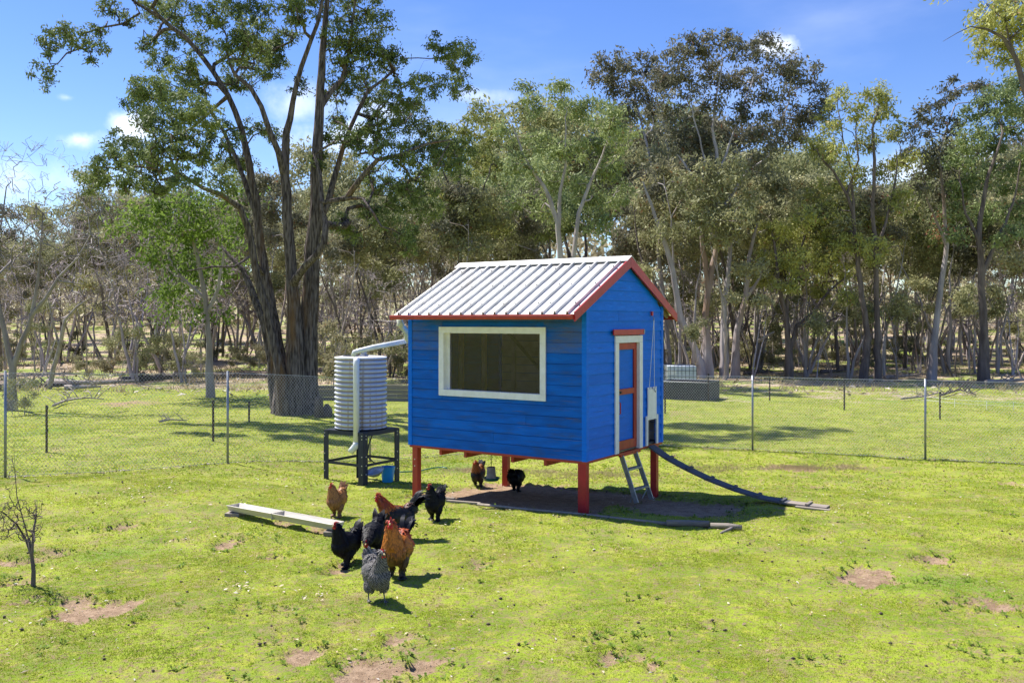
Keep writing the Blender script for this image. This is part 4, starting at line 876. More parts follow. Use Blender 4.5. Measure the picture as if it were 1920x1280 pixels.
class Tree:
    """traced stems first, then every foliage target attaches to the nearest wood (so limbs fork naturally)"""
    def __init__(s, r): s.P = []; s.par = []; s.r = []; s.rng = r; s.tips = []
    def stem(s, pts, rad, parent=None, wig=0):
        pts = [np.array(p, float) for p in pts]; last = parent
        for i in range(len(pts)):
            if i == 0:
                if parent is None: s.P.append(pts[0]); s.par.append(-1); s.r.append(rad[0]); last = len(s.P) - 1
                continue
            m = max(1, int(np.linalg.norm(pts[i] - pts[i - 1]) / .5))
            for k in range(1, m + 1):
                t = k / m; p = pts[i - 1] * (1 - t) + pts[i] * t + s.rng.normal(0, wig, 3) * (k < m)
                s.P.append(p); s.par.append(last); s.r.append(rad[i - 1] * (1 - t) + rad[i] * t); last = len(s.P) - 1
        return last
    def nearest(s, p): return int(np.argmin(np.linalg.norm(np.array(s.P) - np.array(p)[None], axis=1)))
    def grow(s, targets, step=.45, up=.6, wig=.07, minz=None):
        n0 = len(s.P); cap = n0 + len(targets) * 14; A = np.zeros((cap, 3)); A[:n0] = s.P; cnt = n0
        zlow = minz if minz is not None else -1e9
        d0 = np.array([np.min(np.linalg.norm(A[:n0] - t[None], axis=1)) for t in targets])
        for ti in np.argsort(d0):
            t = targets[ti]; dv = A[:cnt] - t; d = np.linalg.norm(dv, axis=1) + up * np.maximum(0, dv[:, 2] + .3) + 50 * (A[:cnt, 2] < zlow); j = int(np.argmin(d))
            a = A[j]; D = t - a; ln = np.linalg.norm(D); m = int(min(12, max(2, ln / step)))
            pd = a - A[s.par[j]] if s.par[j] >= 0 else np.array([0, 0, 1.]); pd = pd / (np.linalg.norm(pd) + 1e-9)
            c = a + pd * ln * .35 + np.array([0, 0, ln * .06]); last = j
            w = s.rng.normal(0, wig, 3)
            for k in range(1, m + 1):
                u = k / m; p = (1 - u) ** 2 * a + 2 * u * (1 - u) * c + u * u * t; 
                if k < m: w = w * .6 + s.rng.normal(0, wig, 3); p = p + w
                if cnt >= cap: break
                A[cnt] = p; s.P.append(p); s.par.append(last); s.r.append(np.nan); last = cnt; cnt += 1
            s.tips.append(last)
    def mesh(s, tipr=.012, power=.42, sides=None, maxr=None, fl=0):
        n = len(s.P); P = np.array(s.P); par = np.array(s.par); r = np.array(s.r); cntt = np.zeros(n)
        for t in s.tips: cntt[t] += 1
        for i in range(n - 1, -1, -1):
            if par[i] >= 0: cntt[par[i]] += cntt[i]
        rr = tipr * np.maximum(cntt, 1) ** power; free = np.isnan(r); r = np.where(free, rr, r)
        for i in range(n):
            if par[i] >= 0 and free[i]: r[i] = min(r[i], r[par[i]] * .92)
        kids = [[] for _ in range(n)]
        for i in range(n):
            if par[i] >= 0: kids[par[i]].append(i)
        chains = []; stack = [i for i in range(n) if par[i] < 0]; start = [(i, None) for i in stack]
        while start:
            i, p0 = start.pop(); pts, rad = ([], [])
            if p0 is not None: pts.append(P[p0]); rad.append(min(r[p0], r[i] * 1.3))
            cur = i
            while True:
                pts.append(P[cur]); rad.append(r[cur]); ks = kids[cur]
                if not ks: break
                ks = sorted(ks, key=lambda k: -r[k]); start += [(k, cur) for k in ks[1:]]; cur = ks[0]
            rad[-1] *= .6; chains.append((pts, rad))
        return tubes_mesh(chains, sides or (lambda x: 12 if x > .2 else 7 if x > .06 else 4 if x > .02 else 3), fl)
def leaves(centres, per, spread, ln, w, r, droop=.8, flat=.75):
    """leaf-sized faces in small clumps; returns verts, faces, tint"""
    C = np.repeat(np.asarray(centres), per, 0); n = len(C)
    sp = np.repeat(r.uniform(.55, 1.35, len(centres)), per)[:, None] * spread
    c = C + r.normal(0, 1, (n, 3)) * sp * np.array([1, 1, flat])
    D = r.normal(0, 1, (n, 3)); D[:, 2] -= droop; D /= np.linalg.norm(D, axis=1, keepdims=True); S = np.cross(D, r.normal(0, 1, (n, 3))); S /= np.linalg.norm(S, axis=1, keepdims=True)
    l = ln * r.uniform(.6, 1.3, (n, 1)); ww = w * r.uniform(.7, 1.3, (n, 1))
    V = np.stack([c, c + D * l * .45 + S * ww * .5, c + D * l, c + D * l * .45 - S * ww * .5], 1).reshape(-1, 3)
    tint = np.clip(np.repeat(r.random(len(centres)), per) * .5 + r.random(n) * .5, 0, .92); tint[r.random(n) < .02] = 1
    return V, np.arange(4 * n).reshape(-1, 4), np.repeat(tint, 4)
def blob_targets(blobs, Y0, zoff, r, dens, spread_y=1.0, minr=.35, grow_=1.1):
    out = []
    for b_ in blobs:
        u, v, rad = b_[:3]; dy = b_[3] if len(b_) > 3 else r.uniform(-1.1, 2.6) * spread_y; Yc = Y0 + dy
        c = np.array(at(u, v, Yc)); Rm = rad * grow_ / F * Yc; n = max(2, int(dens * Rm ** 2))
        for _ in range(n):
            d = r.normal(0, 1, 3); d /= np.linalg.norm(d); out.append(c + d * Rm * r.uniform(.25, 1) ** .6 * np.array([1, 1.0, .85]))
    return out
def photo_tree(name, label, Y0, base_px, stems, blobs, bark, leaf, dens, per, spread, ln, w, seed, dy_spread=1.0, tipr=.012, power=.42, minz=2.0, cat='tree', up=.6, droop=.8, extra=None, wig=.07, crown_name='crown', group=None, rk=.68, fl=.07):
    """stems: list of (polyline [(u, v, width px[, dy])], parent index or None)"""
    r = np.random.default_rng(seed); tr_ = Tree(r); bx, by = base_px; b0 = at(bx, by, Y0); b0.z = Tz(b0.x, Y0); o0 = np.array(b0)
    ends = []
    for si, (pl, parent) in enumerate(stems):
        dys = [p[3] if len(p) > 3 else 0 for p in pl]; pts = [np.array(at(p[0], p[1], Y0 + dy)) for p, dy in zip(pl, dys)]; rad = [p[2] / 2 / F * Y0 * (rk if k else .95) for k, p in enumerate(pl)]
        if parent is None: pts[0][2] = Tz(pts[0][0], pts[0][1]) - .1; tr_.stem(pts, rad, wig=.02)
        else: j = tr_.nearest(pts[0]); tr_.stem([tr_.P[j]] + pts[1:], rad, parent=j, wig=.03)
    tg = blob_targets(blobs, Y0, 0, r, dens * (3.0 if Y0 < 40 else 4.8 if leaf == 'leaf_dark' else 6.8), dy_spread)
    if tg: tr_.grow(tg, up=up, minz=minz, wig=wig)
    V, Fc = tr_.mesh(tipr=tipr, power=power, fl=fl, sides=(lambda x: 22 if x > .2 else 10 if x > .07 else 5 if x > .025 else 3))
    e = empty(name, b0, 0, label, cat, group)
    mesh_np('trunk', V - o0, Fc, M[bark], e, smooth_=True)
    if leaf and tg:
        V, Fc, ti = leaves(tg, per, spread if Y0 < 40 else spread * .72, ln, w, r, droop=droop); mesh_np(crown_name, V - o0, Fc, M[leaf], e, attrs={'tint': ti})
    if extra:
        for (eb, em, nm) in extra:
            tg = blob_targets(eb, Y0, 0, r, dens, .3); V, Fc, ti = leaves(tg, per, spread, ln, w, r, droop=droop); mesh_np(nm, V - o0, Fc, M[em], e, attrs={'tint': ti})['kind'] = 'stuff'
    return e
BY = gp(556, 776).y
big_stems = [
    ([(574, 782, 86), (575, 740, 64), (577, 640, 52), (584, 540, 40), (590, 430, 34), (595, 300, 28), (600, 200, 22), (605, 100, 17), (612, 20, 13), (620, -70, 9)], None),
    ([(548, 778, 74, -.3), (552, 700, 50, -.4), (551, 600, 36, -.4), (545, 500, 28, -.4), (537, 400, 24, -.4), (533, 330, 22, -.4), (536, 250, 18, -.4), (549, 190, 13, -.5), (565, 125, 12, -.6), (595, 45, 10, -.6), (606, -20, 8, -.6)], None),
    ([(535, 775, 56, .3), (530, 700, 36, .4), (515, 610, 28, .5), (498, 520, 23, .6), (482, 400, 20, .7), (468, 310, 18, .8), (452, 240, 15, .9), (428, 180, 13, .9), (400, 135, 12, .8), (350, 72, 11, .6), (300, 33, 10, .3), (250, 2, 8, 0), (225, -30, 6, 0)], None),
    ([(530, 775, 46, .9), (512, 680, 30, 1.1), (495, 600, 24, 1.3), (470, 540, 18, 1.6), (455, 505, 14, 1.8), (430, 480, 10, 2), (415, 462, 8, 2.2)], None),
    ([(538, 772, 44, -.6), (524, 690, 28, -.7), (505, 610, 24, -.8), (482, 520, 20, -1), (466, 430, 18, -1.2), (450, 390, 15, -1.4), (415, 365, 12, -1.8), (380, 352, 10, -2.2), (345, 330, 8, -2.6), (300, 338, 6, -3)], None),
    ([(533, 330, 16, -.4), (522, 285, 15, -.8), (505, 245, 14, -1), (490, 200, 12, -1.2), (470, 165, 11, -1.4), (440, 140, 8, -1.6)], 1),
    ([(560, 545, 18, -.4), (572, 500, 17, -1), (592, 480, 17, -1.3), (608, 455, 16, -1.4), (611, 420, 15, -1.3), (603, 380, 13, -1), (600, 330, 11, -.8), (590, 290, 9, -.6)], 1),
    ([(605, 400, 16, -1), (650, 372, 15, -1.4), (680, 330, 13, -1.8), (708, 300, 11, -2), (750, 290, 9, -2), (800, 270, 7, -2), (850, 262, 5, -2)], 6),
    ([(596, 420, 20, 0), (615, 380, 18, .2), (626, 335, 16, .4), (645, 270, 13, .6), (668, 215, 11, .8), (690, 170, 9, 1), (740, 130, 6, 1.2)], 0),
    ([(258, 8, 8, 0), (262, 25, 7, 0), (230, 45, 6, 0), (190, 52, 5, 0), (162, 62, 5, 0), (155, 90, 4, 0), (125, 100, 4, 0), (108, 120, 3, 0), (86, 130, 2.5, 0)], 2),
    ([(482, 400, 16, .7), (455, 330, 12, 1.2), (430, 270, 11, 1.4), (405, 225, 9, 1.6), (385, 190, 8, 1.6)], 2),
    ([(600, 200, 14, 0), (640, 150, 11, .4), (655, 100, 9, .5), (660, 40, 7, .5), (668, -10, 5, .5)], 0),
    ([(650, 365, 9, -1.4), (680, 372, 8, -1.9), (700, 400, 7, -2.2), (715, 425, 5, -2.4)], 7),
    ([(420, 180, 9, .9), (395, 210, 8, 1.5), (360, 240, 7, 2), (320, 260, 5, 2.2)], 2),
    ([(498, 520, 10, .6), (470, 480, 9, 0), (440, 500, 7, -.4), (400, 500, 6, -.6), (350, 508, 5, -.8)], 2)]
big_blobs_ = [(88, 85, 22, 0), (105, 70, 20, 0), (78, 135, 20, 0), (150, 75, 22, 0), (182, 88, 20, 0), (180, 110, 14, 0), (120, 60, 18, 0), (85, 155, 12, 0), (205, 15, 22, 0), (240, 30, 16, 0), (185, 55, 16, 0),
    (290, 15, 32), (335, 20, 28), (325, 65, 28), (285, 85, 22), (300, 115, 25), (345, 118, 30), (395, 25, 34), (375, 75, 26),
    (285, 175, 40), (325, 160, 36), (268, 198, 30), (350, 200, 40), (300, 225, 42), (385, 215, 32), (262, 178, 24), (375, 160, 26),
    (455, 95, 46), (500, 85, 42), (448, 145, 36), (515, 125, 32), (430, 15, 26), (480, 25, 34), (545, 20, 34), (470, 60, 30), (540, 75, 22),
    (235, 280, 42), (200, 305, 32), (270, 295, 40), (320, 275, 42), (370, 280, 42), (415, 250, 34), (185, 330, 24), (300, 335, 36), (240, 335, 30), (165, 345, 20), (430, 300, 30), (350, 330, 30),
    (640, 60, 42), (660, 110, 40), (700, 85, 32), (640, 165, 34), (690, 170, 38), (735, 120, 34), (750, 175, 38), (715, 235, 38), (775, 220, 38), (835, 85, 30), (860, 110, 30), (885, 92, 18), (858, 155, 28), (800, 160, 28),
    (690, 265, 34), (740, 285, 36), (795, 285, 42), (845, 285, 34), (870, 275, 24), (650, 250, 26), (622, 225, 20), (815, 250, 30),
    (700, 335, 34), (740, 370, 38), (780, 345, 38), (800, 395, 34), (760, 430, 26), (690, 385, 24), (655, 440, 22), (640, 415, 20), (860, 320, 22), (770, 465, 18), (720, 410, 22),
    (560, -20, 45), (610, -15, 50), (680, 10, 36), (720, 40, 20), (500, -80, 60), (590, -90, 60), (680, -80, 55), (760, -60, 45), (420, -70, 50), (330, -60, 45), (540, -170, 60), (640, -180, 60), (740, -160, 55), (820, -120, 45), (800, -220, 50), (700, -270, 55), (600, -280, 50), (460, -180, 50), (860, -260, 45), (780, -320, 45), (510, 250, 20), (600, 300, 20), (620, 260, 18), (480, 240, 22), (560, 160, 18), (420, 340, 28), (455, 300, 22)]
br_ = random.Random(8)
big_blobs = [b_ if len(b_) > 3 else (*b_, br_.uniform(-5.5, -.5)) if (b_[0] < 430 and b_[1] > 165) else b_ for b_ in big_blobs_]
photo_tree('big_gum_tree', 'huge many stemmed grey barked gum tree behind the water tank', BY, (560, 776), big_stems, big_blobs, 'bark_big', 'leaf_big', 17, 52, .10, .14, .046, 1, tipr=.015, minz=4.5, wig=.09, dy_spread=1.7, rk=.72, fl=.13)
# swelling burl at the foot of the big tree
lush_st = [([(395, 715, 20), (392, 640, 16), (385, 560, 14), (370, 480, 11), (350, 420, 8)], None), ([(388, 600, 10), (410, 540, 9), (420, 470, 7)], 0), ([(385, 560, 9), (340, 520, 7), (315, 480, 5)], 0)]
lush_bl = [(300, 395, 40), (350, 385, 46), (250, 410, 32), (330, 450, 46), (385, 440, 44), (430, 415, 36), (295, 475, 34), (345, 510, 42), (310, 555, 30), (395, 520, 36), (215, 415, 20), (430, 470, 30), (400, 580, 28), (330, 590, 24), (440, 370, 26)]
photo_tree('leafy_tree', 'bright leafy green tree just behind the left stems of the big gum', BY + 7, (395, 715), lush_st, lush_bl, 'bark_mid', 'leaf_lush', 3.0, 60, .32, .24, .09, 2, minz=4)
HY = 50.0
E_ = [
 ('pale_gum_tree', 'tall pale forked gum tree with a dark domed crown right of the coop', 50, (1320, 700),
  [([(1318, 704, 30), (1316, 690, 26), (1308, 668, 20), (1292, 630, 18), (1275, 590, 17), (1262, 510, 15), (1250, 465, 13), (1238, 430, 11), (1222, 385, 8), (1205, 340, 5)], None),
   ([(1327, 700, 26), (1326, 640, 22), (1322, 600, 18), (1328, 545, 16), (1316, 450, 12), (1315, 370, 11), (1303, 335, 8), (1270, 290, 5)], None),
   ([(1328, 545, 14), (1345, 450, 12), (1348, 400, 11), (1345, 300, 9), (1336, 240, 7), (1345, 170, 5), (1355, 110, 3)], 1),
   ([(1348, 400, 9), (1362, 380, 8), (1400, 325, 7), (1440, 295, 6), (1462, 240, 4), (1480, 190, 3)], 2),
   ([(1345, 310, 6), (1375, 250, 5), (1400, 180, 4), (1420, 130, 2.5)], 2), ([(1315, 370, 6), (1322, 300, 5), (1300, 220, 4), (1290, 150, 2.5)], 1)],
  [(1275, 110, 32), (1300, 85, 28), (1335, 85, 32), (1385, 80, 34), (1425, 95, 32), (1465, 115, 34), (1500, 140, 34), (1528, 175, 28), (1515, 215, 30), (1480, 230, 34), (1450, 190, 38), (1250, 140, 30), (1290, 160, 36), (1250, 190, 30), (1270, 235, 30), (1400, 150, 38), (1345, 140, 34), (1430, 265, 34), (1385, 220, 30), (1540, 200, 18), (1490, 270, 24), (1420, 310, 26), (1345, 190, 24)],
  'bark_pale', 'leaf_dark', 2.3, 62, .30, .26, .085),
 ('dark_crowned_gum', 'dark crowned gum tree behind and left of the pale forked gum', 58, (1255, 690),
  [([(1255, 692, 14), (1250, 600, 12), (1235, 480, 10), (1240, 380, 8), (1215, 280, 6), (1190, 180, 4)], None), ([(1240, 380, 7), (1255, 300, 5), (1240, 200, 3)], 0)],
  [(1140, 125, 28), (1170, 115, 26), (1205, 118, 28), (1235, 145, 24), (1125, 150, 24), (1165, 160, 30), (1205, 170, 30), (1230, 215, 24), (1180, 210, 26), (1215, 250, 26), (1240, 300, 28), (1200, 330, 24), (1225, 380, 26)],
  'bark_pale', 'leaf_dark', 2.0, 56, .34, .30, .095),
 ('green_gum_tree', 'spreading mid green gum tree right above the coop roof', 44, (1060, 700),
  [([(1055, 705, 20), (1050, 560, 17), (1050, 475, 16), (1045, 415, 13), (1020, 350, 10), (985, 300, 7), (962, 240, 4)], None), ([(1072, 705, 18), (1075, 560, 15), (1076, 475, 13), (1085, 400, 11), (1110, 335, 8), (1130, 290, 5)], None),
   ([(1048, 440, 10), (1050, 360, 9), (1062, 290, 6), (1060, 220, 3)], 0)],
  [(990, 165, 16), (1000, 200, 24), (1050, 170, 24), (1070, 195, 28), (1105, 205, 30), (1140, 215, 30), (1160, 255, 32), (1120, 285, 38), (1060, 270, 34), (1005, 265, 28), (975, 310, 28), (1035, 330, 32), (1100, 355, 34), (1145, 320, 30), (1165, 370, 26), (965, 370, 24), (950, 250, 20), (1010, 390, 26), (1120, 420, 26)],
  'bark_mid', 'leaf_blue', 2.6, 60, .28, .23, .08),
 ('slender_gum_tree', 'slender dark trunked gum behind the left end of the coop roof', 48, (862, 700),
  [([(862, 705, 15), (863, 560, 13), (863, 480, 11), (858, 380, 8), (865, 290, 5), (880, 220, 3)], None), ([(858, 380, 6), (830, 320, 4), (815, 270, 3)], 0), ([(863, 440, 6), (900, 380, 5), (920, 310, 3)], 0)],
  [(900, 215, 24), (870, 235, 24), (830, 250, 22), (920, 255, 26), (890, 290, 28), (840, 300, 26), (930, 320, 28), (880, 350, 28), (910, 400, 28), (830, 370, 24), (850, 430, 24), (940, 430, 24), (800, 330, 18)],
  'bark_dark', 'leaf_yellow', 2.2, 58, .28, .24, .08),
 ('twin_trunk_gum', 'pair of orange streaked pale trunks side by side right of the caged tank', 50, (1370, 705),
  [([(1358, 708, 20), (1357, 600, 16), (1365, 520, 13), (1372, 440, 10), (1368, 380, 7)], None), ([(1378, 700, 20), (1382, 620, 16), (1398, 560, 14), (1405, 480, 10), (1420, 420, 7)], None), ([(1398, 560, 9), (1425, 520, 7), (1435, 470, 5)], 1)],
  [(1350, 400, 24), (1385, 390, 26), (1420, 400, 26), (1360, 440, 24), (1405, 440, 26), (1440, 430, 22), (1330, 350, 22), (1390, 350, 24)],
  'bark_pale', 'leaf_olive', 2.2, 55, .28, .25, .085),
 ('spreading_dark_tree', 'dark trunked spreading tree with low limbs, right of the twin pale trunks', 49, (1480, 704),
  [([(1479, 706, 20), (1478, 640, 16), (1474, 590, 13), (1462, 540, 10), (1455, 480, 7), (1448, 440, 5)], None), ([(1478, 650, 12), (1494, 610, 10), (1525, 585, 8), (1555, 545, 6), (1585, 520, 4)], 0), ([(1474, 590, 9), (1482, 530, 8), (1500, 480, 6), (1510, 440, 4)], 0), ([(1494, 615, 7), (1540, 610, 6), (1580, 590, 4)], 1)],
  [(1440, 440, 28), (1480, 430, 28), (1520, 440, 28), (1450, 490, 28), (1500, 490, 30), (1550, 490, 28), (1580, 510, 22), (1425, 520, 22), (1530, 540, 24), (1475, 540, 24), (1590, 560, 18), (1560, 450, 22)],
  'bark_dark', 'leaf_yellow', 2.6, 55, .26, .24, .08),
 ('tall_olive_gum', 'tall open yellow olive gum on two dark trunks right of centre', 47, (1632, 712),
  [([(1619, 714, 20), (1627, 630, 17), (1616, 560, 15), (1606, 470, 12), (1600, 400, 10), (1588, 365, 8), (1562, 320, 6), (1535, 290, 4)], None), ([(1646, 710, 16), (1645, 600, 14), (1642, 500, 12), (1636, 400, 10), (1640, 300, 8), (1636, 240, 6), (1650, 190, 3)], None),
   ([(1600, 400, 7), (1598, 330, 5), (1580, 260, 4), (1572, 210, 3)], 0), ([(1640, 480, 8), (1665, 400, 7), (1680, 330, 5), (1680, 280, 3)], 1), ([(1588, 365, 5), (1610, 300, 5), (1605, 240, 3)], 0)],
  [(1572, 180, 18), (1600, 205, 22), (1555, 215, 22), (1640, 180, 22), (1665, 200, 22), (1655, 165, 14), (1535, 275, 20), (1620, 260, 26), (1678, 250, 20), (1570, 285, 24), (1695, 300, 22), (1660, 320, 26), (1600, 330, 28), (1545, 360, 32), (1565, 405, 32), (1510, 400, 24), (1625, 410, 32), (1535, 455, 28), (1590, 460, 30), (1640, 470, 26), (1690, 380, 24), (1560, 240, 18), (1640, 220, 20)],
  'bark_dark', 'leaf_yellow', 2.7, 56, .26, .23, .075),
 ('streaked_gum_tree', 'pale streaked gum tree with a rusty dead clump, right of the tall olive gum', 48, (1750, 702),
  [([(1746, 706, 20), (1752, 640, 17), (1760, 570, 14), (1775, 460, 11), (1770, 380, 8), (1760, 290, 5), (1790, 200, 3)], None), ([(1775, 460, 7), (1740, 380, 5), (1725, 290, 3)], 0)],
  [(1790, 165, 24), (1825, 165, 24), (1770, 190, 20), (1740, 215, 26), (1715, 245, 26), (1775, 240, 26), (1740, 295, 30), (1785, 300, 26), (1720, 340, 26), (1765, 350, 28), (1840, 190, 18), (1700, 290, 22)],
  'bark_pale', 'leaf_dark', 2.5, 56, .26, .24, .08),
 ('bluish_gum_tree', 'rough dark trunked gum with a pale bluish green crown at the right edge', 46, (1845, 712),
  [([(1845, 714, 24), (1845, 620, 20), (1840, 520, 16), (1836, 430, 13), (1850, 340, 9), (1880, 250, 5)], None), ([(1840, 520, 11), (1870, 450, 9), (1900, 380, 6), (1915, 300, 4)], 0), ([(1836, 450, 8), (1810, 400, 6), (1800, 340, 4)], 0)],
  [(1825, 215, 30), (1870, 190, 34), (1905, 230, 34), (1850, 270, 34), (1800, 300, 28), (1820, 350, 32), (1880, 330, 36), (1915, 390, 32), (1785, 400, 26), (1850, 400, 28), (1940, 300, 36), (1900, 160, 24), (1820, 260, 26), (1890, 440, 26), (1800, 440, 20), (1950, 200, 34)],
  'bark_dark', 'leaf_blue', 2.8, 58, .26, .23, .08)]
for i, (nm, lb, Yt, base, st, bl, bark, leaf, dens, per, sp, ln, w) in enumerate(E_):
    ex = [([(1775, 395, 22), (1772, 430, 14)], 'leaf_rust', 'dead_clump')] if nm == 'streaked_gum_tree' else None
    if ex: M['leaf_rust'] = leaf_material('rusty_dead_leaves', (.20, .075, .035), (.27, .12, .06), trans=.25)
    photo_tree(nm, lb, Yt, base, st, bl, bark, leaf, dens, per, sp, ln, w, 50 + i, dy_spread=1.1, extra=ex, minz=3.5)
photo_tree('overhanging_gum', 'near gum tree reaching in at the top right corner', 30, (2010, 790),
  [([(2010, 790, 40), (2000, 600, 30), (1985, 400, 24), (1950, 250, 19), (1918, 155, 15), (1905, 110, 11), (1880, 70, 8), (1850, 55, 6), (1820, 50, 3), (1795, 62, 2), (1768, 78, 1.5)], None), ([(1950, 250, 12), (1960, 120, 9), (1925, 20, 6), (1900, -30, 4)], 0), ([(1905, 110, 7), (1885, 40, 5), (1850, 10, 3)], 0), ([(1900, -30, 4), (1840, -15, 3), (1785, -5, 2)], 1)],
  [(1850, 25, 26), (1885, 15, 28), (1860, 70, 24), (1900, 60, 28), (1835, 95, 14), (1920, 110, 24), (1930, 30, 34), (1785, -8, 12), (1830, 60, 14), (1960, 80, 40), (1960, 160, 34), (1890, -20, 30), (1880, 120, 16)],
  'bark_dark', 'leaf_yellow', 12, 55, .18, .20, .06, 77, minz=6)

# ---- generic trees: one of each kind is built, the others are copies that share its meshes
def bush_tree(name, H, r, nst, crown_w, bark, leaf, ntarget, per, spread, ln, w, low=.4, tipr=.02, droop=.8, lean=.5, power=.42, trunk_r=None, wig=.1):
    tr_ = Tree(r); tr = trunk_r or H * .012
    for k in range(nst):
        a = r.uniform(0, 6.28); le = r.uniform(.3, 1) * lean; p = [np.array([math.cos(a) * .15 * k, math.sin(a) * .15 * k, -.15])]; rad = [tr * r.uniform(.7, 1.1)]; cur = p[0].copy(); dr = np.array([math.cos(a) * le * .25, math.sin(a) * le * .25, 1.0])
        top = H * r.uniform(.55, .85); nseg = 5
        for j in range(nseg):
            dr = dr + r.normal(0, .13, 3) * np.array([1, 1, 0]) + np.array([math.cos(a), math.sin(a), 0]) * le * .05; cur = cur + dr / np.linalg.norm(dr) * top / nseg; p.append(cur.copy()); rad.append(rad[0] * (1 - .8 * (j + 1) / nseg))
        tr_.stem(p, rad, wig=.03)
    tg = []
    ncl = max(4, ntarget // 9)
    for _ in range(ncl):
        h = r.uniform(low, 1) ** .8; wd = crown_w * math.sqrt(max(.15, 1 - ((h - .72) / .42) ** 2)); a = r.uniform(0, 6.28); q_ = wd * math.sqrt(r.uniform(.05, 1)); c = np.array([math.cos(a) * q_, math.sin(a) * q_, h * H])
        for _ in range(9): tg.append(c + r.normal(0, 1, 3) * np.array([.5, .5, .36]) * H * .055)
    tr_.grow(tg, step=.6, wig=wig, minz=H * .2); V, Fc = tr_.mesh(tipr=tipr, power=power, sides=lambda x: 8 if x > .1 else 5 if x > .05 else 3)
    trunk = mesh_np('trunk', V, Fc, M[bark], smooth_=True, link=False); crown = None
    if leaf:
        V, Fc, ti = leaves(tg, per, spread, ln, w, r, droop=droop); crown = mesh_np('crown', V, Fc, M[leaf], attrs={'tint': ti}, link=False)
    return trunk, crown
protos = {}
pr_ = np.random.default_rng(5)
for k in range(4): protos['olive%d' % k] = bush_tree('gum', 10, pr_, 1 + k % 3, 2.3, ['bark_mid', 'bark_dark', 'bark_pale', 'bark_mid'][k], ['leaf_olive', 'leaf_pale', 'leaf_dark', 'leaf_blue'][k], 165, 34, .26, .26, .085, tipr=.02, low=.6)
for k in range(3): protos['bare%d' % k] = bush_tree('bare', 8, pr_, 3, 2.9, 'bark_twig', None, 700, 0, 0, 0, 0, low=.25, tipr=.012, lean=1.3, trunk_r=.09, wig=.16, power=.36)
for k in range(3): protos['sapling%d' % k] = bush_tree('sapling', 7, pr_, 2, 1.1, ['bark_dark', 'bark_mid', 'bark_pale'][k], 'leaf_olive', 50, 30, .26, .26, .085, low=.5, tipr=.014, lean=1.1, trunk_r=.07)
for k in range(3): protos['slim%d' % k] = bush_tree('slim', 11, pr_, 1 + k % 2, 1.5, ['bark_pale', 'bark_mid', 'bark_dark'][k], ['leaf_dark', 'leaf_olive', 'leaf_olive'][k], 100, 34, .26, .26, .085, low=.62, tipr=.018, lean=.5, trunk_r=.12)
for k in range(3): protos['shrub%d' % k] = bush_tree('shrub', 2.4, pr_, 5, 1.2, 'bark_twig', ['leaf_shrub', 'leaf_shrub', 'leaf_olive'][k], 100, 26, .16, .13, .05, low=.15, tipr=.008, lean=2, trunk_r=.03, wig=.05)
proto_used = set()
def plant(kind, name, x, y, s, rz, label, cat, group, sz=None):
    tr_, cr = protos[kind]; e = empty(name, (x, y, Tz(x, y) - .03), rz, label, cat, group); e.scale = (s, s, sz or s)
    for o_ in (tr_, cr):
        if o_ is None: continue
        c = o_ if kind not in proto_used else o_.copy()
        col.objects.link(c); c.parent = e
    proto_used.add(kind); return e
sk_u = [-300, 0, 150, 300, 500, 700, 850, 1000, 1200, 1400, 1600, 1750, 1920, 2300]
sk_v = [430, 430, 410, 385, 370, 340, 290, 270, 250, 270, 345, 320, 260, 240]
LAB = {'olive': ('olive leaved gum tree among the crowded trunks of the bush', 'tree', 'gum trees filling the bush behind the paddock', 'gum_tree'),
       'bare': ('leafless grey twiggy tree in the bush on the left', 'tree', 'bare twiggy trees in the bush', 'bare_tree'),
       'sapling': ('thin leaning sapling at the edge of the bush', 'tree', 'thin saplings at the edge of the bush', 'sapling'),
       'slim': ('', 'tree', 'slender gum trees in the bush', 'slender_gum'),
       'shrub': ('low grey green scrub bush between the trunks', 'shrub', 'scrub bushes under the gum trees', 'scrub_bush')}
fr_ = random.Random(21)
LOOK = {'olive0': 'grey trunked olive gum tree', 'olive1': 'dark trunked pale olive gum tree', 'olive2': 'pale trunked dark leaved gum tree', 'olive3': 'grey trunked bluish leaved gum tree',
        'bare0': 'leafless grey twiggy tree', 'bare1': 'leafless grey twiggy tree', 'bare2': 'leafless grey twiggy tree', 'sapling0': 'thin leaning dark sapling', 'sapling1': 'thin leaning grey sapling', 'sapling2': 'thin leaning pale sapling',
        'slim0': 'slender pale trunked gum tree', 'slim1': 'slender grey trunked gum tree', 'slim2': 'slender dark trunked gum tree',
        'shrub0': 'low grey green scrub bush', 'shrub1': 'low grey green scrub bush', 'shrub2': 'low dark olive scrub bush'}
def where(u): return 'in the bush left of the big gum tree' if u < 500 else 'in the bush behind the water tank' if u < 780 else 'in the bush behind the coop' if u < 1240 else 'in the bush right of the coop' if u < 1600 else 'in the bush at the far right'
def fill(kind, n, u0, u1, y0, y1, rel=(.85, 1.1), base=10, variants=4, fixed=None, jit=30):
    lb, ct, gr, nm = LAB[kind]
    for i in range(n):
        u = u0 + (u1 - u0) * (i + fr_.random()) / n; Yt = fr_.uniform(y0, y1); x = (u - 960) / F * Yt
        if fixed: s = fr_.uniform(*fixed); sz = s
        else:
            top = float(np.interp(u, sk_u, sk_v)) + fr_.uniform(-jit, jit) * 1.3; h = CAMH + (HOR - top) / F * Yt - Tz(x, Yt); s = h / base; sz = s; s = s * fr_.uniform(*rel)
        kk = '%s%d' % (kind, fr_.randrange(variants)); plant(kk, nm, x, Yt, s, fr_.uniform(0, 6.28), LOOK[kk] + ' ' + ('far ' if Yt > 82 else '') + where(u), ct, gr, sz)
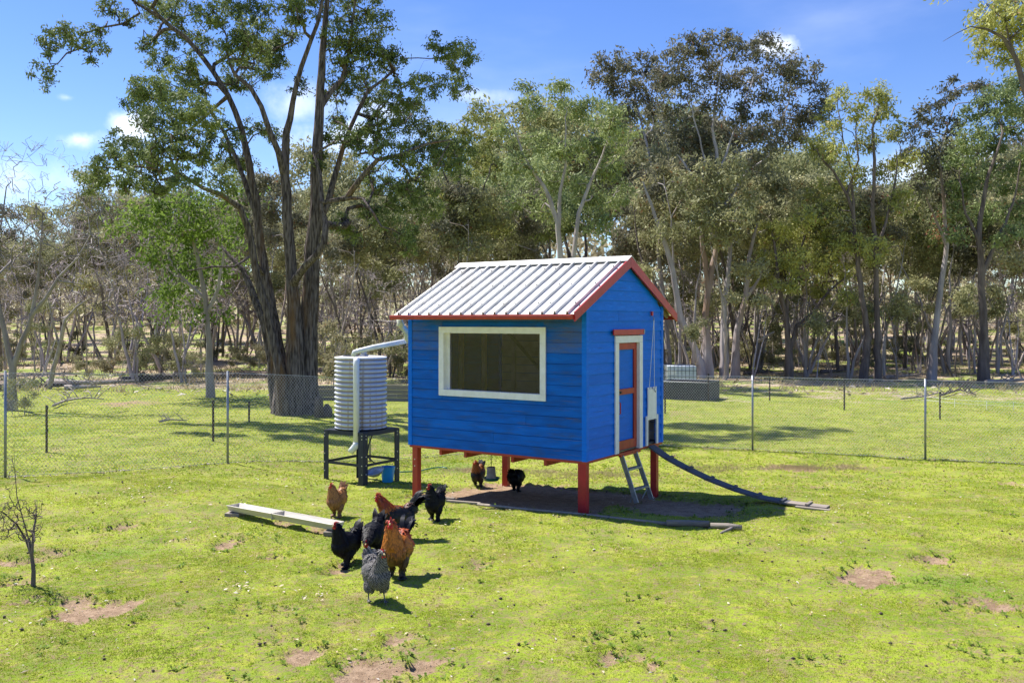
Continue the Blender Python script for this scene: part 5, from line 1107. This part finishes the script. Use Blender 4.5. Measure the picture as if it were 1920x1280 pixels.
fill('olive', 44, -260, 2180, 84, 110, jit=45); fill('olive', 20, 250, 2150, 64, 86, jit=60); fill('olive', 8, -200, 420, 62, 78, rel=(.8, .95), jit=40)
fill('olive', 7, 620, 2000, 54, 62, fixed=(1.1, 1.35))
fill('bare', 16, -200, 520, 46, 70, base=8, variants=3, jit=45); fill('bare', 34, 560, 2050, 53, 76, base=8, variants=3, fixed=(.7, 1.25)); fill('bare', 6, 600, 960, 44, 52, variants=3, fixed=(.6, .85))
fill('slim', 44, 150, 1000, 50, 84, variants=3, fixed=(.75, 1.15)); fill('slim', 74, 1180, 2050, 50, 88, variants=3, fixed=(.8, 1.3)); fill('slim', 14, -150, 150, 55, 84, variants=3, fixed=(.6, .9))
fill('slim', 14, 1230, 2000, 48, 58, variants=3, fixed=(.7, 1.1)); fill('slim', 14, 620, 1000, 46, 56, variants=3, fixed=(.7, 1.0))
fill('sapling', 44, -120, 2050, 50, 76, variants=3, fixed=(.55, 1.15)); fill('sapling', 20, 1250, 1980, 47, 62, variants=3, fixed=(.5, .9))
fill('shrub', 34, 1180, 1720, 54, 74, variants=3, fixed=(.5, .95)); fill('shrub', 26, -100, 640, 46, 70, variants=3, fixed=(.5, 1.0)); fill('shrub', 18, 600, 1200, 42, 62, variants=3, fixed=(.7, 1.2)); fill('shrub', 12, 1700, 2100, 60, 80, variants=3, fixed=(.5, .9))
# the far wood beyond: one mass
r = np.random.default_rng(9); n = 900; uu = r.uniform(-500, 2450, n); Yf = r.uniform(112, 165, n); topv = np.interp(uu, sk_u, sk_v) + 85; zt = CAMH + (HOR - topv) / F * Yf
xf = (uu - 960) / F * Yf; z0_ = T(xf, Yf); c = np.stack([xf, Yf, z0_ + (zt - z0_) * r.uniform(.08, 1, n)], -1)
V, Fc, ti = leaves(c, 46, 1.7, 1.1, .6, r, droop=.4); tag(mesh_np('far_woodland', V, Fc, M['leaf_far'], attrs={'tint': ti}), 'distant olive brown woodland closing off the view between the trunks', 'woodland', kind='stuff')

# named trees on the left
def bare_photo(label, Yt, base, st, bl, seed, dens=3.0, bark='bark_twig', name='bare_tree'):
    photo_tree(name, label, Yt, base, st, bl, bark, None, dens * (2.2 if Yt < 40 else 1), 0, 0, 0, 0, seed, tipr=.019, power=.36, minz=1.8, wig=.14, up=.4)
bare_photo('pale leafless tree forking low at the left edge', 32, (20, 770),
   [([(20, 772, 26), (22, 720, 22), (24, 690, 20), (14, 650, 15), (6, 610, 13), (-5, 560, 10), (-10, 500, 8), (0, 430, 5), (12, 350, 3)], None), ([(24, 690, 16), (40, 640, 13), (60, 590, 12), (85, 560, 10), (110, 520, 8), (140, 490, 6), (170, 440, 4), (155, 370, 3)], 0), ([(60, 590, 8), (72, 520, 7), (78, 450, 5), (80, 400, 4)], 1)],
   [(30, 330, 40, 1), (10, 290, 30, 0), (90, 350, 40, 1), (80, 290, 30, 0), (130, 300, 28, 1), (60, 420, 40, 0), (150, 380, 34, 0), (160, 330, 30, 1), (100, 450, 40, -1), (200, 400, 30, 0), (190, 460, 30, 0), (40, 480, 30, 1), (140, 520, 30, 1), (-20, 400, 40, 0), (60, 270, 20, 0), (115, 275, 14, 0)], 201, dens=8, bark='bark_mid')
bare_photo('leaning dead pale tree in front of the left bush', 42, (92, 722),
   [([(90, 724, 12), (100, 690, 13), (112, 650, 12), (122, 600, 10), (145, 575, 8), (172, 556, 5)], None), ([(112, 650, 6), (98, 600, 4), (90, 560, 3)], 0)], [(90, 550, 14, 0), (160, 560, 12, 0)], 202, dens=2, bark='deadwood', name='dead_tree')
# mid-left understorey tree near (245, 680)
def shrub_at(u, v, s, kind, label):
    p = gp(u, v); plant(kind, 'leafy_shrub', p.x, p.y, s, random.uniform(0, 6), label, 'shrub', None)
shrub_at(250, 716, 1.15, 'shrub2', 'round green leafy shrub behind the left fence')
shrub_at(330, 714, 1.0, 'shrub2', 'green shrub right of the round one behind the left fence')
shrub_at(620, 735, 1.3, 'shrub0', 'olive shrub behind the tank and the big trunk')
shrub_at(700, 735, 1.0, 'shrub1', 'pale olive shrub between the tank and the coop')
shrub_at(38, 778, .5, 'shrub2', 'small dark green plant at the foot of the left edge tree')
# fallen timber, dead branches
def dead_branch(name, px, w, mat, label, cat, group=None, twigs=6, lift=.06, seed=1, side=.5):
    rr_ = random.Random(seed); pts = [gp(u, v) + Vector((0, 0, lift + w / 2)) for u, v in px]; mb = MB().tube(pts, [w * (.5 if name == 'fallen_branch' else .85) * (1 - .6 * k / (len(pts) - 1)) for k in range(len(pts))], 7)
    for _ in range(twigs):
        k = rr_.randrange(len(pts) - 1); p = pts[k].lerp(pts[k + 1], rr_.random()); d = Vector((rr_.uniform(-1, 1), rr_.uniform(-.6, .6), rr_.uniform(.1, .8))) * side; q_ = p + d * .5 + Vector((0, 0, .05)); mb.tube([p, q_, p + d], [w * .2, w * .14, w * .05], 5)
        mb.tube([q_, q_ + Vector((rr_.uniform(-.4, .4), rr_.uniform(-.3, .3), rr_.uniform(0, .4))) * side], [w * .1, w * .04], 4)
    return tag(mb.build(name, mat, sm=True), label, cat, group)
dead_branch('fallen_branch', [(100, 766), (118, 758), (140, 753), (165, 751), (195, 753)], .11, M['deadwood'], 'twisted dead branch lying on the grass behind the left picket', 'branch', twigs=12, seed=3, side=.7)
dead_branch('fallen_branch', [(300, 796), (318, 792), (350, 794)], .07, M['deadwood'], 'small fallen branch at the edge of the big tree shadow', 'branch', twigs=5, seed=4)
dead_branch('fallen_branch', [(1690, 752), (1730, 748), (1765, 740)], .09, M['deadwood'], 'fallen branch behind the rightmost fence post', 'branch', twigs=10, seed=5, side=.8)
dead_branch('fallen_branch', [(1765, 745), (1800, 735), (1830, 745)], .10, M['log'], 'tangle of dark dead wood at the far right', 'branch', twigs=20, seed=6, side=.9)
fl = [([(-40, 735), (60, 730), (150, 727)], .22), ([(90, 722), (170, 724), (260, 720)], .2), ([(230, 718), (330, 712), (430, 709)], .22), ([(120, 732), (190, 730)], .15), ([(400, 712), (470, 708), (520, 712)], .2), ([(20, 728), (70, 719)], .16), ([(1395, 704), (1450, 700)], .13), ([(1660, 712), (1730, 706)], .15), ([(1540, 700), (1600, 696)], .14), ([(1850, 722), (1930, 716)], .16)]
for k, (px, w) in enumerate(fl):
    dead_branch('fallen_log', px, w, M['log'] if k % 2 == 0 else M['deadwood'], ['long dark fallen log at the left end of the row', 'pale fallen log crossing the left row of timber', 'dark fallen log in the middle of the row under the bush', 'short pale log lying in front of the row at left', 'dark fallen log near the big tree', 'short pale log resting against the leftmost log', 'dark log lying between the twin pale trunks and the spreading tree', 'pale log at the foot of the streaked gum', 'dark log in front of the tall olive gum', 'pale log at the far right edge of the bush'][k], 'log', 'fallen logs along the edge of the bush', twigs=10, seed=20 + k, side=.8)
for k, (px, w, lb) in enumerate([([(1420, 640), (1440, 628), (1452, 622)], .2, 'pale dead limb leaning behind the twin trunks'), ]):
    p = [at(u, v, 51) for u, v in px]; tag(MB().tube(p, [w * .5, w * .4, w * .2], 7).build('dead_limb', M['deadwood'], sm=True), lb, 'branch')
x = rng.uniform(-45, 45, 5200); y = rng.uniform(38, 80, 5200)
chips('bush_litter', x, y, .16, [(.30, .22, .15), (.42, .35, .27), (.2, .14, .1), (.48, .42, .35)], 'sticks, bark and leaf litter on the floor of the bush', 'leaf litter', M['chip'], lift=.03, curl=.6)
pts = [(fr_.uniform(-40, 45), fr_.uniform(40, 72), .5) for _ in range(260)]
tussocks(pts, 26, .42, .025, M['straw'], 'dry_tussocks', 'dry straw tussocks under the gum trees', 'dry grass')

# small bare shrub in the left foreground
r = np.random.default_rng(44); pb = gp(62, 1098); Yb = pb.y
bt = Tree(r); b0 = np.array(pb)
def bp_(u, v, dy=0): return np.array(at(u, v, Yb + dy))
bt.stem([b0 - [0, 0, .05], bp_(63, 1070), bp_(60, 1045), bp_(54, 1010)], [.024, .020, .017, .013]); j = bt.nearest(bp_(60, 1045))
bt.stem([bp_(60, 1045), bp_(48, 1010, .05), bp_(30, 980, .1), bp_(5, 960, .1), bp_(-15, 950, .1)], [.014, .011, .009, .006, .004], parent=j)
bt.stem([bp_(60, 1045), bp_(62, 1000, -.05), bp_(68, 965, -.05), bp_(70, 940)], [.014, .011, .008, .004], parent=j)
bt.stem([bp_(54, 1010), bp_(40, 960), bp_(32, 930), bp_(28, 880), bp_(26, 830)], [.010, .007, .006, .004, .002], parent=bt.nearest(bp_(54, 1010)))
tg = [np.array(at(r.uniform(-12, 80), r.uniform(935, 1015), Yb + r.uniform(-.25, .25))) for _ in range(300)] + [np.array(at(20 + r.normal(0, 10), r.uniform(850, 940), Yb + r.uniform(-.1, .1))) for _ in range(22)]
bt.grow(tg, step=.06, wig=.008, up=.3, minz=pb.z + .2); V, Fc = bt.mesh(tipr=.0028, power=.36, sides=lambda q_: 6 if q_ > .01 else 3)
o = mesh_np('bare_shrub', V - b0, Fc, M['bark_dark'], smooth_=True); o.location = pb; tag(o, 'small leafless twiggy shrub in the left foreground', 'shrub')

# ------------------------------------------------------------------ the birds
M['plume'] = attr_material('feathers', rough=.5, noise=.18, scale=90, spec=.45, trans=.06)
M['plume_gloss'] = attr_material('glossy_feathers', rough=.5, noise=.2, scale=90, spec=.14)
M['comb'] = material('red_comb', (.55, .018, .018), (.42, .012, .014), rough=.4, scale=60)
M['beak'] = material('horn_beak', (.45, .32, .14), rough=.4); M['eye'] = material('bird_eye', (.01, .008, .006), rough=.1); M['shank'] = material('yellow_shank', (.50, .34, .14), (.4, .26, .1), rough=.5, scale=60)
barm = bpy.data.materials.new('barred_feathers'); barm.use_nodes = True; nt = barm.node_tree; b = nt.nodes['Principled BSDF']; b.inputs['Roughness'].default_value = .6
tcn = nn(nt, 'ShaderNodeTexCoord'); wv = nn(nt, 'ShaderNodeTexWave', wave_type='BANDS', bands_direction='DIAGONAL'); wv.inputs['Scale'].default_value = 24; wv.inputs['Distortion'].default_value = 6; wv.inputs['Detail'].default_value = 2; wv.inputs['Detail Scale'].default_value = 3
L(nt, tcn.outputs['Object'], wv.inputs['Vector']); mx = nn(nt, 'ShaderNodeMix', data_type='RGBA'); L(nt, wv.outputs['Fac'], mx.inputs[0]); b.inputs['Specular IOR Level'].default_value = .15; mx.inputs[6].default_value = (.03, .028, .03, 1); mx.inputs[7].default_value = (.23, .215, .20, 1); L(nt, mx.outputs[2], b.inputs['Base Color'])
BLK = np.array((.0035, .003, .0035)); BLK2 = np.array((.009, .0095, .016)); GOLD = np.array((.50, .155, .012)); RUST = np.array((.36, .055, .008)); DRED = np.array((.14, .02, .012)); BUFF = np.array((.36, .155, .045)); BUFF2 = np.array((.22, .105, .05)); GREY = np.array((.2, .2, .2)); BROWN = np.array((.10, .045, .02))
def mixn(a, b_, t_): t_ = np.clip(t_, 0, 1)[:, None]; return a * (1 - t_) + b_ * t_
def bird_color(kind, P, r):
    x, y, z = P[:, 0], P[:, 1], P[:, 2]; n = len(P); nz = r.uniform(-.03, .03, n)
    if kind == 'black': return mixn(BLK, BLK2, r.random(n) * .8)
    if kind == 'grey': return np.tile(GREY, (n, 1))
    if kind == 'buff':
        c = mixn(BUFF2, BUFF, (z + nz - .12) / .2); return c * r.uniform(.85, 1.15, (n, 1))
    if kind == 'gold':         # big partridge brahma rooster seen from the front: golden breast, brown fluff, black tail
        c = mixn(BROWN * .7, GOLD * .8, (z + nz - .19) / .12); c = mixn(c, GOLD, (z + nz - .32) / .08); c = mixn(c, RUST, ((x * -1) + nz - .0) / .08); c = mixn(c, RUST * .9, (z + nz - .47) / .06); c = mixn(c, BLK2, (-x + nz - .19) / .03); c = mixn(c, BLK, (.13 - z + nz) / .05); return c
    if kind == 'dark_gold':    # black breast, golden hackle
        d = (z + nz) + .35 * x; c = mixn(BLK, GOLD, (d - .38) / .05); c = mixn(c, RUST, (z + nz - .53) / .05); c = mixn(c, RUST * .8, np.minimum((z + nz - .38) / .04, (x + .16) / .04)); c = mixn(c, BLK, (-x + nz - .15) / .03); return c
    if kind == 'brown':
        c = mixn(BLK, GOLD * .55, (z + nz - .30) / .06); c = mixn(c, BLK2, (-x + nz - .15) / .03); return c
def feather_cards(P, N, r, kind, flow, ln, wd, lift=.004, colf=None):
    n = len(P); f = flow - N * np.sum(flow * N, 1)[:, None]; f /= np.linalg.norm(f, axis=1, keepdims=True) + 1e-9; s = np.cross(N, f); l = ln * r.uniform(.7, 1.3, (n, 1)); w = wd * r.uniform(.7, 1.2, (n, 1))
    f = f + s * r.normal(0, .25, (n, 1)); b0 = P + N * .001; V = np.stack([b0, b0 + f * l * .5 + s * w * .5 + N * lift, b0 + f * l + N * (lift * 1.6), b0 + f * l * .5 - s * w * .5 + N * lift], 1).reshape(-1, 3)
    bc = bird_color(kind, P, r)
    if kind in ('gold', 'dark_gold', 'brown', 'buff'):
        sp = (r.random(n) < (.2 if kind != 'buff' else .12))[:, None]; bc = np.where(sp, bc * .55 + BROWN * .2, bc); low = (P[:, 2] < .23) & (r.random(n) < .5) & (kind == 'gold'); bc[low] = bc[low] * .3 + .5 * BROWN
    c = np.repeat(bc, 4, 0) * np.tile(np.array([[.75], [1], [1.35], [1]]), (n, 1)); return V, np.arange(4 * n).reshape(-1, 4), c
def ico(bm, c, rad, rot=None, sub=3):
    m = Matrix.Translation(c) @ (rot or Matrix.Identity(4)) @ Matrix.Diagonal((*rad, 1)); bmesh.ops.create_icosphere(bm, subdivisions=sub, radius=1, matrix=m)
def bird(name, label, kind, u, v, yaw, scale, seed, neck='up', rooster=False, gait=.03, head_yaw=0, tail='up', feathered=True, headdown=False, tail_len=1, cat='chicken', puff=1.0):
    r = np.random.default_rng(seed); p = gp(u, v); e = empty(name, (p.x, p.y, p.z + float(relief(p.x, p.y)) + .004), R(yaw), label, cat, 'chickens in the paddock'); e.scale = (scale,) * 3
    bm = bmesh.new()
    def seg(a, b_, ra, rb, n=6):
        for k in range(n + 1):
            t_ = k / n; c = Vector(a).lerp(Vector(b_), t_); q_ = ra + (rb - ra) * t_; ico(bm, c, (q_, q_, q_), sub=2)
    rt = lambda a: Matrix.Rotation(R(a), 4, 'Y')
    pf = puff
    ico(bm, (0, 0, .27), (.165, .108 * pf, .115), rt(-14)); ico(bm, (.065, 0, .255), (.115, .105 * pf, .120)); ico(bm, (-.08, 0, .245), (.12, .105 * pf, .11)); ico(bm, (-.02, 0, .195 if feathered else .20), (.125, .100 * pf, .085) if feathered else (.09, .075, .07)); ico(bm, (-.155, 0, .33), (.085, .055, .075), rt(35))
    if headdown: h0, h1, hc = (.12, 0, .29), (.23, .0, .24), Vector((.265, 0, .215))
    elif neck == 'up': h0, h1, hc = (.095, 0, .32), (.135, 0, .455), Vector((.15, 0, .485))
    elif neck == 'fwd': h0, h1, hc = (.10, 0, .32), (.19, 0, .43), Vector((.215, 0, .455))
    hy = R(head_yaw); nb = .095 if rooster else .085
    if rooster and not headdown: h1 = (h1[0], 0, h1[2] + .03); hc = hc + Vector((0, 0, .04))
    seg(h0, h1, nb if feathered else .072, .047 if feathered else .036, 8); ico(bm, hc, (.036, .028, .030)); ico(bm, hc + Vector((math.cos(hy) * .02, math.sin(hy) * .02, -.004)), (.022, .019, .02))
    feet = []
    for s, g_ in ((1, gait), (-1, -gait)):
        ico(bm, (.0 + g_ * .4, s * .06, .165), (.062, .050, .075)); a = (g_ * .7, s * .062, .13); k = (g_ * 1.1 - .01, s * .062, .085); f = (g_ * 1.4, s * .065, .018)
        if feathered: seg(a, k, .036, .028, 3); seg(k, f, .024, .022, 4); ico(bm, (f[0] + .02, f[1] + s * .01, .014), (.05, .035, .014), sub=2)
        else: seg(a, k, .024, .013, 4); seg(k, f, .010, .009, 8)
        for ang in (-28, 0, 28, 180):
            d = Vector((math.cos(R(ang)), math.sin(R(ang)), 0)); l = .055 if ang != 180 else .03; seg(f, Vector(f) + d * l + Vector((0, 0, -.010)), .009, .006, 6)
    me = bpy.data.meshes.new('tmp'); bm.to_mesh(me); bm.free(); o = bpy.data.objects.new('tmp', me); col.objects.link(o)
    m = o.modifiers.new('r', 'REMESH'); m.mode = 'VOXEL'; m.voxel_size = .0075; m2 = o.modifiers.new('s', 'SMOOTH'); m2.iterations = 4; m2.factor = .5
    dg = bpy.context.evaluated_depsgraph_get(); me2 = bpy.data.meshes.new_from_object(o.evaluated_get(dg)); bpy.data.objects.remove(o); bpy.data.meshes.remove(me)
    n = len(me2.vertices); P = np.zeros(n * 3, np.float32); me2.vertices.foreach_get('co', P); P = P.reshape(-1, 3); N = np.zeros(n * 3, np.float32); me2.vertices.foreach_get('normal', N); N = N.reshape(-1, 3)
    c = bird_color(kind, P, r); shank = (P[:, 2] < .10) & (not feathered); c[shank] = (.5, .34, .14)
    face = np.linalg.norm(P - np.array(hc + Vector((math.cos(hy) * .022, math.sin(hy) * .022, -.004))), axis=1) < .03; c[face] = (.45, .03, .025) if kind != 'black' else (.22, .015, .018)
    at_ = me2.attributes.new('Col', 'FLOAT_COLOR', 'POINT'); c4 = np.ones((n, 4), np.float32); c4[:, :3] = c; at_.data.foreach_set('color', c4.ravel())
    pm = barm if kind == 'grey' else M['plume_gloss'] if kind == 'black' else M['plume']
    me2.materials.clear(); me2.materials.append(pm if kind != 'grey' else M['bodygrey']); me2.polygons.foreach_set('use_smooth', np.ones(len(me2.polygons), bool)); me2.name = 'body'
    body = bpy.data.objects.new('body', me2); col.objects.link(body); body.parent = e
    # plumage cards
    ok = np.where((P[:, 2] > (.03 if feathered else .12)) & ~face)[0]; sel = r.choice(ok, min(len(ok), 2300), replace=False); Ps, Ns = P[sel], N[sel]
    flow = np.tile(np.array([-.8, 0, -.35]), (len(sel), 1)); nk = Ps[:, 2] > .36; flow[nk] = np.array([-.25, 0, -1]); lowm = Ps[:, 2] < .2; flow[lowm] = np.array([-.3, 0, -1]); fr2 = Ps[:, 0] > .08; flow[fr2 & ~nk] = np.array([-.35, 0, -1])
    V, Fc, cc = feather_cards(Ps, Ns, r, kind, flow, .044, .020, lift=.0025); mesh_np('plumage', V, Fc, pm, e, colors=cc)
    # wings
    for s in (1, -1):
        cand = np.where((P[:, 0] > -.17) & (P[:, 0] < .07) & (P[:, 2] > .225) & (P[:, 2] < .345) & (N[:, 1] * s > .35) & (P[:, 2] > .33 - .6 * (P[:, 0] + .17)))[0]
        if len(cand) < 20: continue
        w_ = r.choice(cand, min(240, len(cand)), replace=False); Pw, Nw = P[w_], N[w_]; V, Fc, cc = feather_cards(Pw + Nw * .004, Nw, r, kind, np.tile(np.array([-1, 0, -.22]), (len(w_), 1)), .062, .026, lift=.004); mesh_np('wing', V, Fc, pm, e, colors=cc)
    # tail: arched feathers
    Vs, Fs, Cs = [], [], []; base = Vector((-.185, 0, .36)); nf = 34 if rooster else 22
    for k in range(nf):
        a0 = R(r.uniform(38, 80) if rooster else r.uniform(35, 72)); l = (r.uniform(.15, .25) if rooster else r.uniform(.09, .15)) * tail_len; side = r.uniform(-.5, .5); wdt = .017 if rooster else .022
        pts = []; p_ = base + Vector((r.uniform(-.02, .03), side * .06, r.uniform(-.04, .02))); ang = a0
        for j in range(6):
            pts.append(p_.copy()); p_ = p_ + Vector((-math.cos(ang), side * .5, math.sin(ang))) * l / 5; ang -= R(26 if rooster else 8) * (j > 0)
        b0 = len(Vs); tw = r.uniform(-.5, .5)
        for j, q_ in enumerate(pts):
            w = wdt * (1.0, 1.25, 1.3, 1.2, .9, .15)[j]; sd = Vector((math.sin(tw) * .6, 1, .0)).normalized() * w if r.random() < 2 else 0; Vs += [tuple(q_ + sd + Vector((0, 0, -.004))), tuple(q_ - sd)]; cc = (bird_color(kind, np.array([[-.3, 0, .4]]), r)[0] if kind != 'buff' else BUFF2 * .8) * (.8 + .5 * r.random()); Cs += [cc, cc]
        for j in range(5): a = b0 + 2 * j; Fs.append((a, a + 1, a + 3, a + 2))
    mesh_np('tail', np.array(Vs), np.array(Fs), M['plume_gloss'] if (kind != 'grey') else barm, e, colors=np.array(Cs))
    # head furniture
    Rh = Matrix.Translation(hc) @ Matrix.Rotation(hy, 4, 'Z')
    def tf(mb): mb.v = [tuple(Rh @ Vector(q_)) for q_ in mb.v]; return mb
    big = 1.0 if rooster else .62
    tips = [(-.030, .006), (-.026, .022), (-.018, .012), (-.010, .032), (-.002, .016), (.008, .036), (.014, .016), (.024, .028), (.030, .004)]
    vs = [(x_, y_, .022 + z_ * big * (1 if z_ > .01 else 1)) for y_ in (-.004, .004) for x_, z_ in tips] + [(x_, y_, .012) for y_ in (-.005, .005) for x_, z_ in tips]; n9 = len(tips); fs = []
    for k in range(n9 - 1):
        fs += [(k, k + 1, 2 * n9 + k + 1, 2 * n9 + k)[::-1], (n9 + k, n9 + k + 1, 3 * n9 + k + 1, 3 * n9 + k), (k, k + 1, n9 + k + 1, n9 + k)]
    tf(MB().add(vs, fs)).build('comb', M['comb'], e)
    for s in (-1, 1):
        tf(MB().lathe([(.002, .0), (.009 * big + .002, -.010), (.011 * big + .002, -.024 * big - .006), (.006, -.040 * big), (.001, -.044 * big)], 8, (.026, s * .012, -.012))).build('wattle', M['comb'], e, sm=True)
        tf(MB().lathe([(.001, -.005), (.005, -.002), (.005, .002), (.001, .005)], 8, (.016, s * .0265, .006))).build('eye', M['eye'], e, sm=True)
    tf(MB().tube([(.034, 0, .0), (.048, 0, -.003), (.060, 0, -.012)], [.010, .007, .001], 8)).build('beak', M['beak'], e, sm=True)
    return e
M['bodygrey'] = barm
bird('hen', 'grey barred hen walking at the front of the flock', 'grey', 706, 1128, -62, 1.0, 1, feathered=False, head_yaw=10, tail_len=.75, puff=.92)
bird('rooster', 'golden orange rooster with a dark tail right behind the grey hen', 'gold', 744, 1082, -104, 1.13, 2, rooster=True, head_yaw=12, puff=1.08)
bird('hen', 'black hen striding beside the end of the trough', 'black', 648, 1052, -122, 1.0, 3, gait=.05, head_yaw=-10)
bird('hen', 'black hen with lowered head between the black hen and the golden rooster', 'black', 700, 1042, -97, 1.02, 4, headdown=True, tail_len=1.1)
bird('rooster', 'dark breasted rooster with golden neck facing left behind the golden one', 'dark_gold', 744, 1012, -152, 1.10, 5, neck='fwd', rooster=True, tail_len=1.15)
bird('hen', 'buff brown hen standing behind the trough', 'buff', 631, 970, -108, .95, 6, head_yaw=-15)
bird('hen', 'black hen standing in front of the left coop leg', 'black', 815, 976, -112, 1.0, 7, neck='up', head_yaw=-25, tail_len=.7, puff=.92)
bird('hen', 'brown and black hen on the bare earth beside the hanging feeder', 'brown', 896, 909, -105, 1.0, 8)
bird('hen', 'black hen bending away under the coop right of the middle leg', 'black', 968, 918, 62, .98, 9, headdown=True, tail_len=.7, puff=1.1)
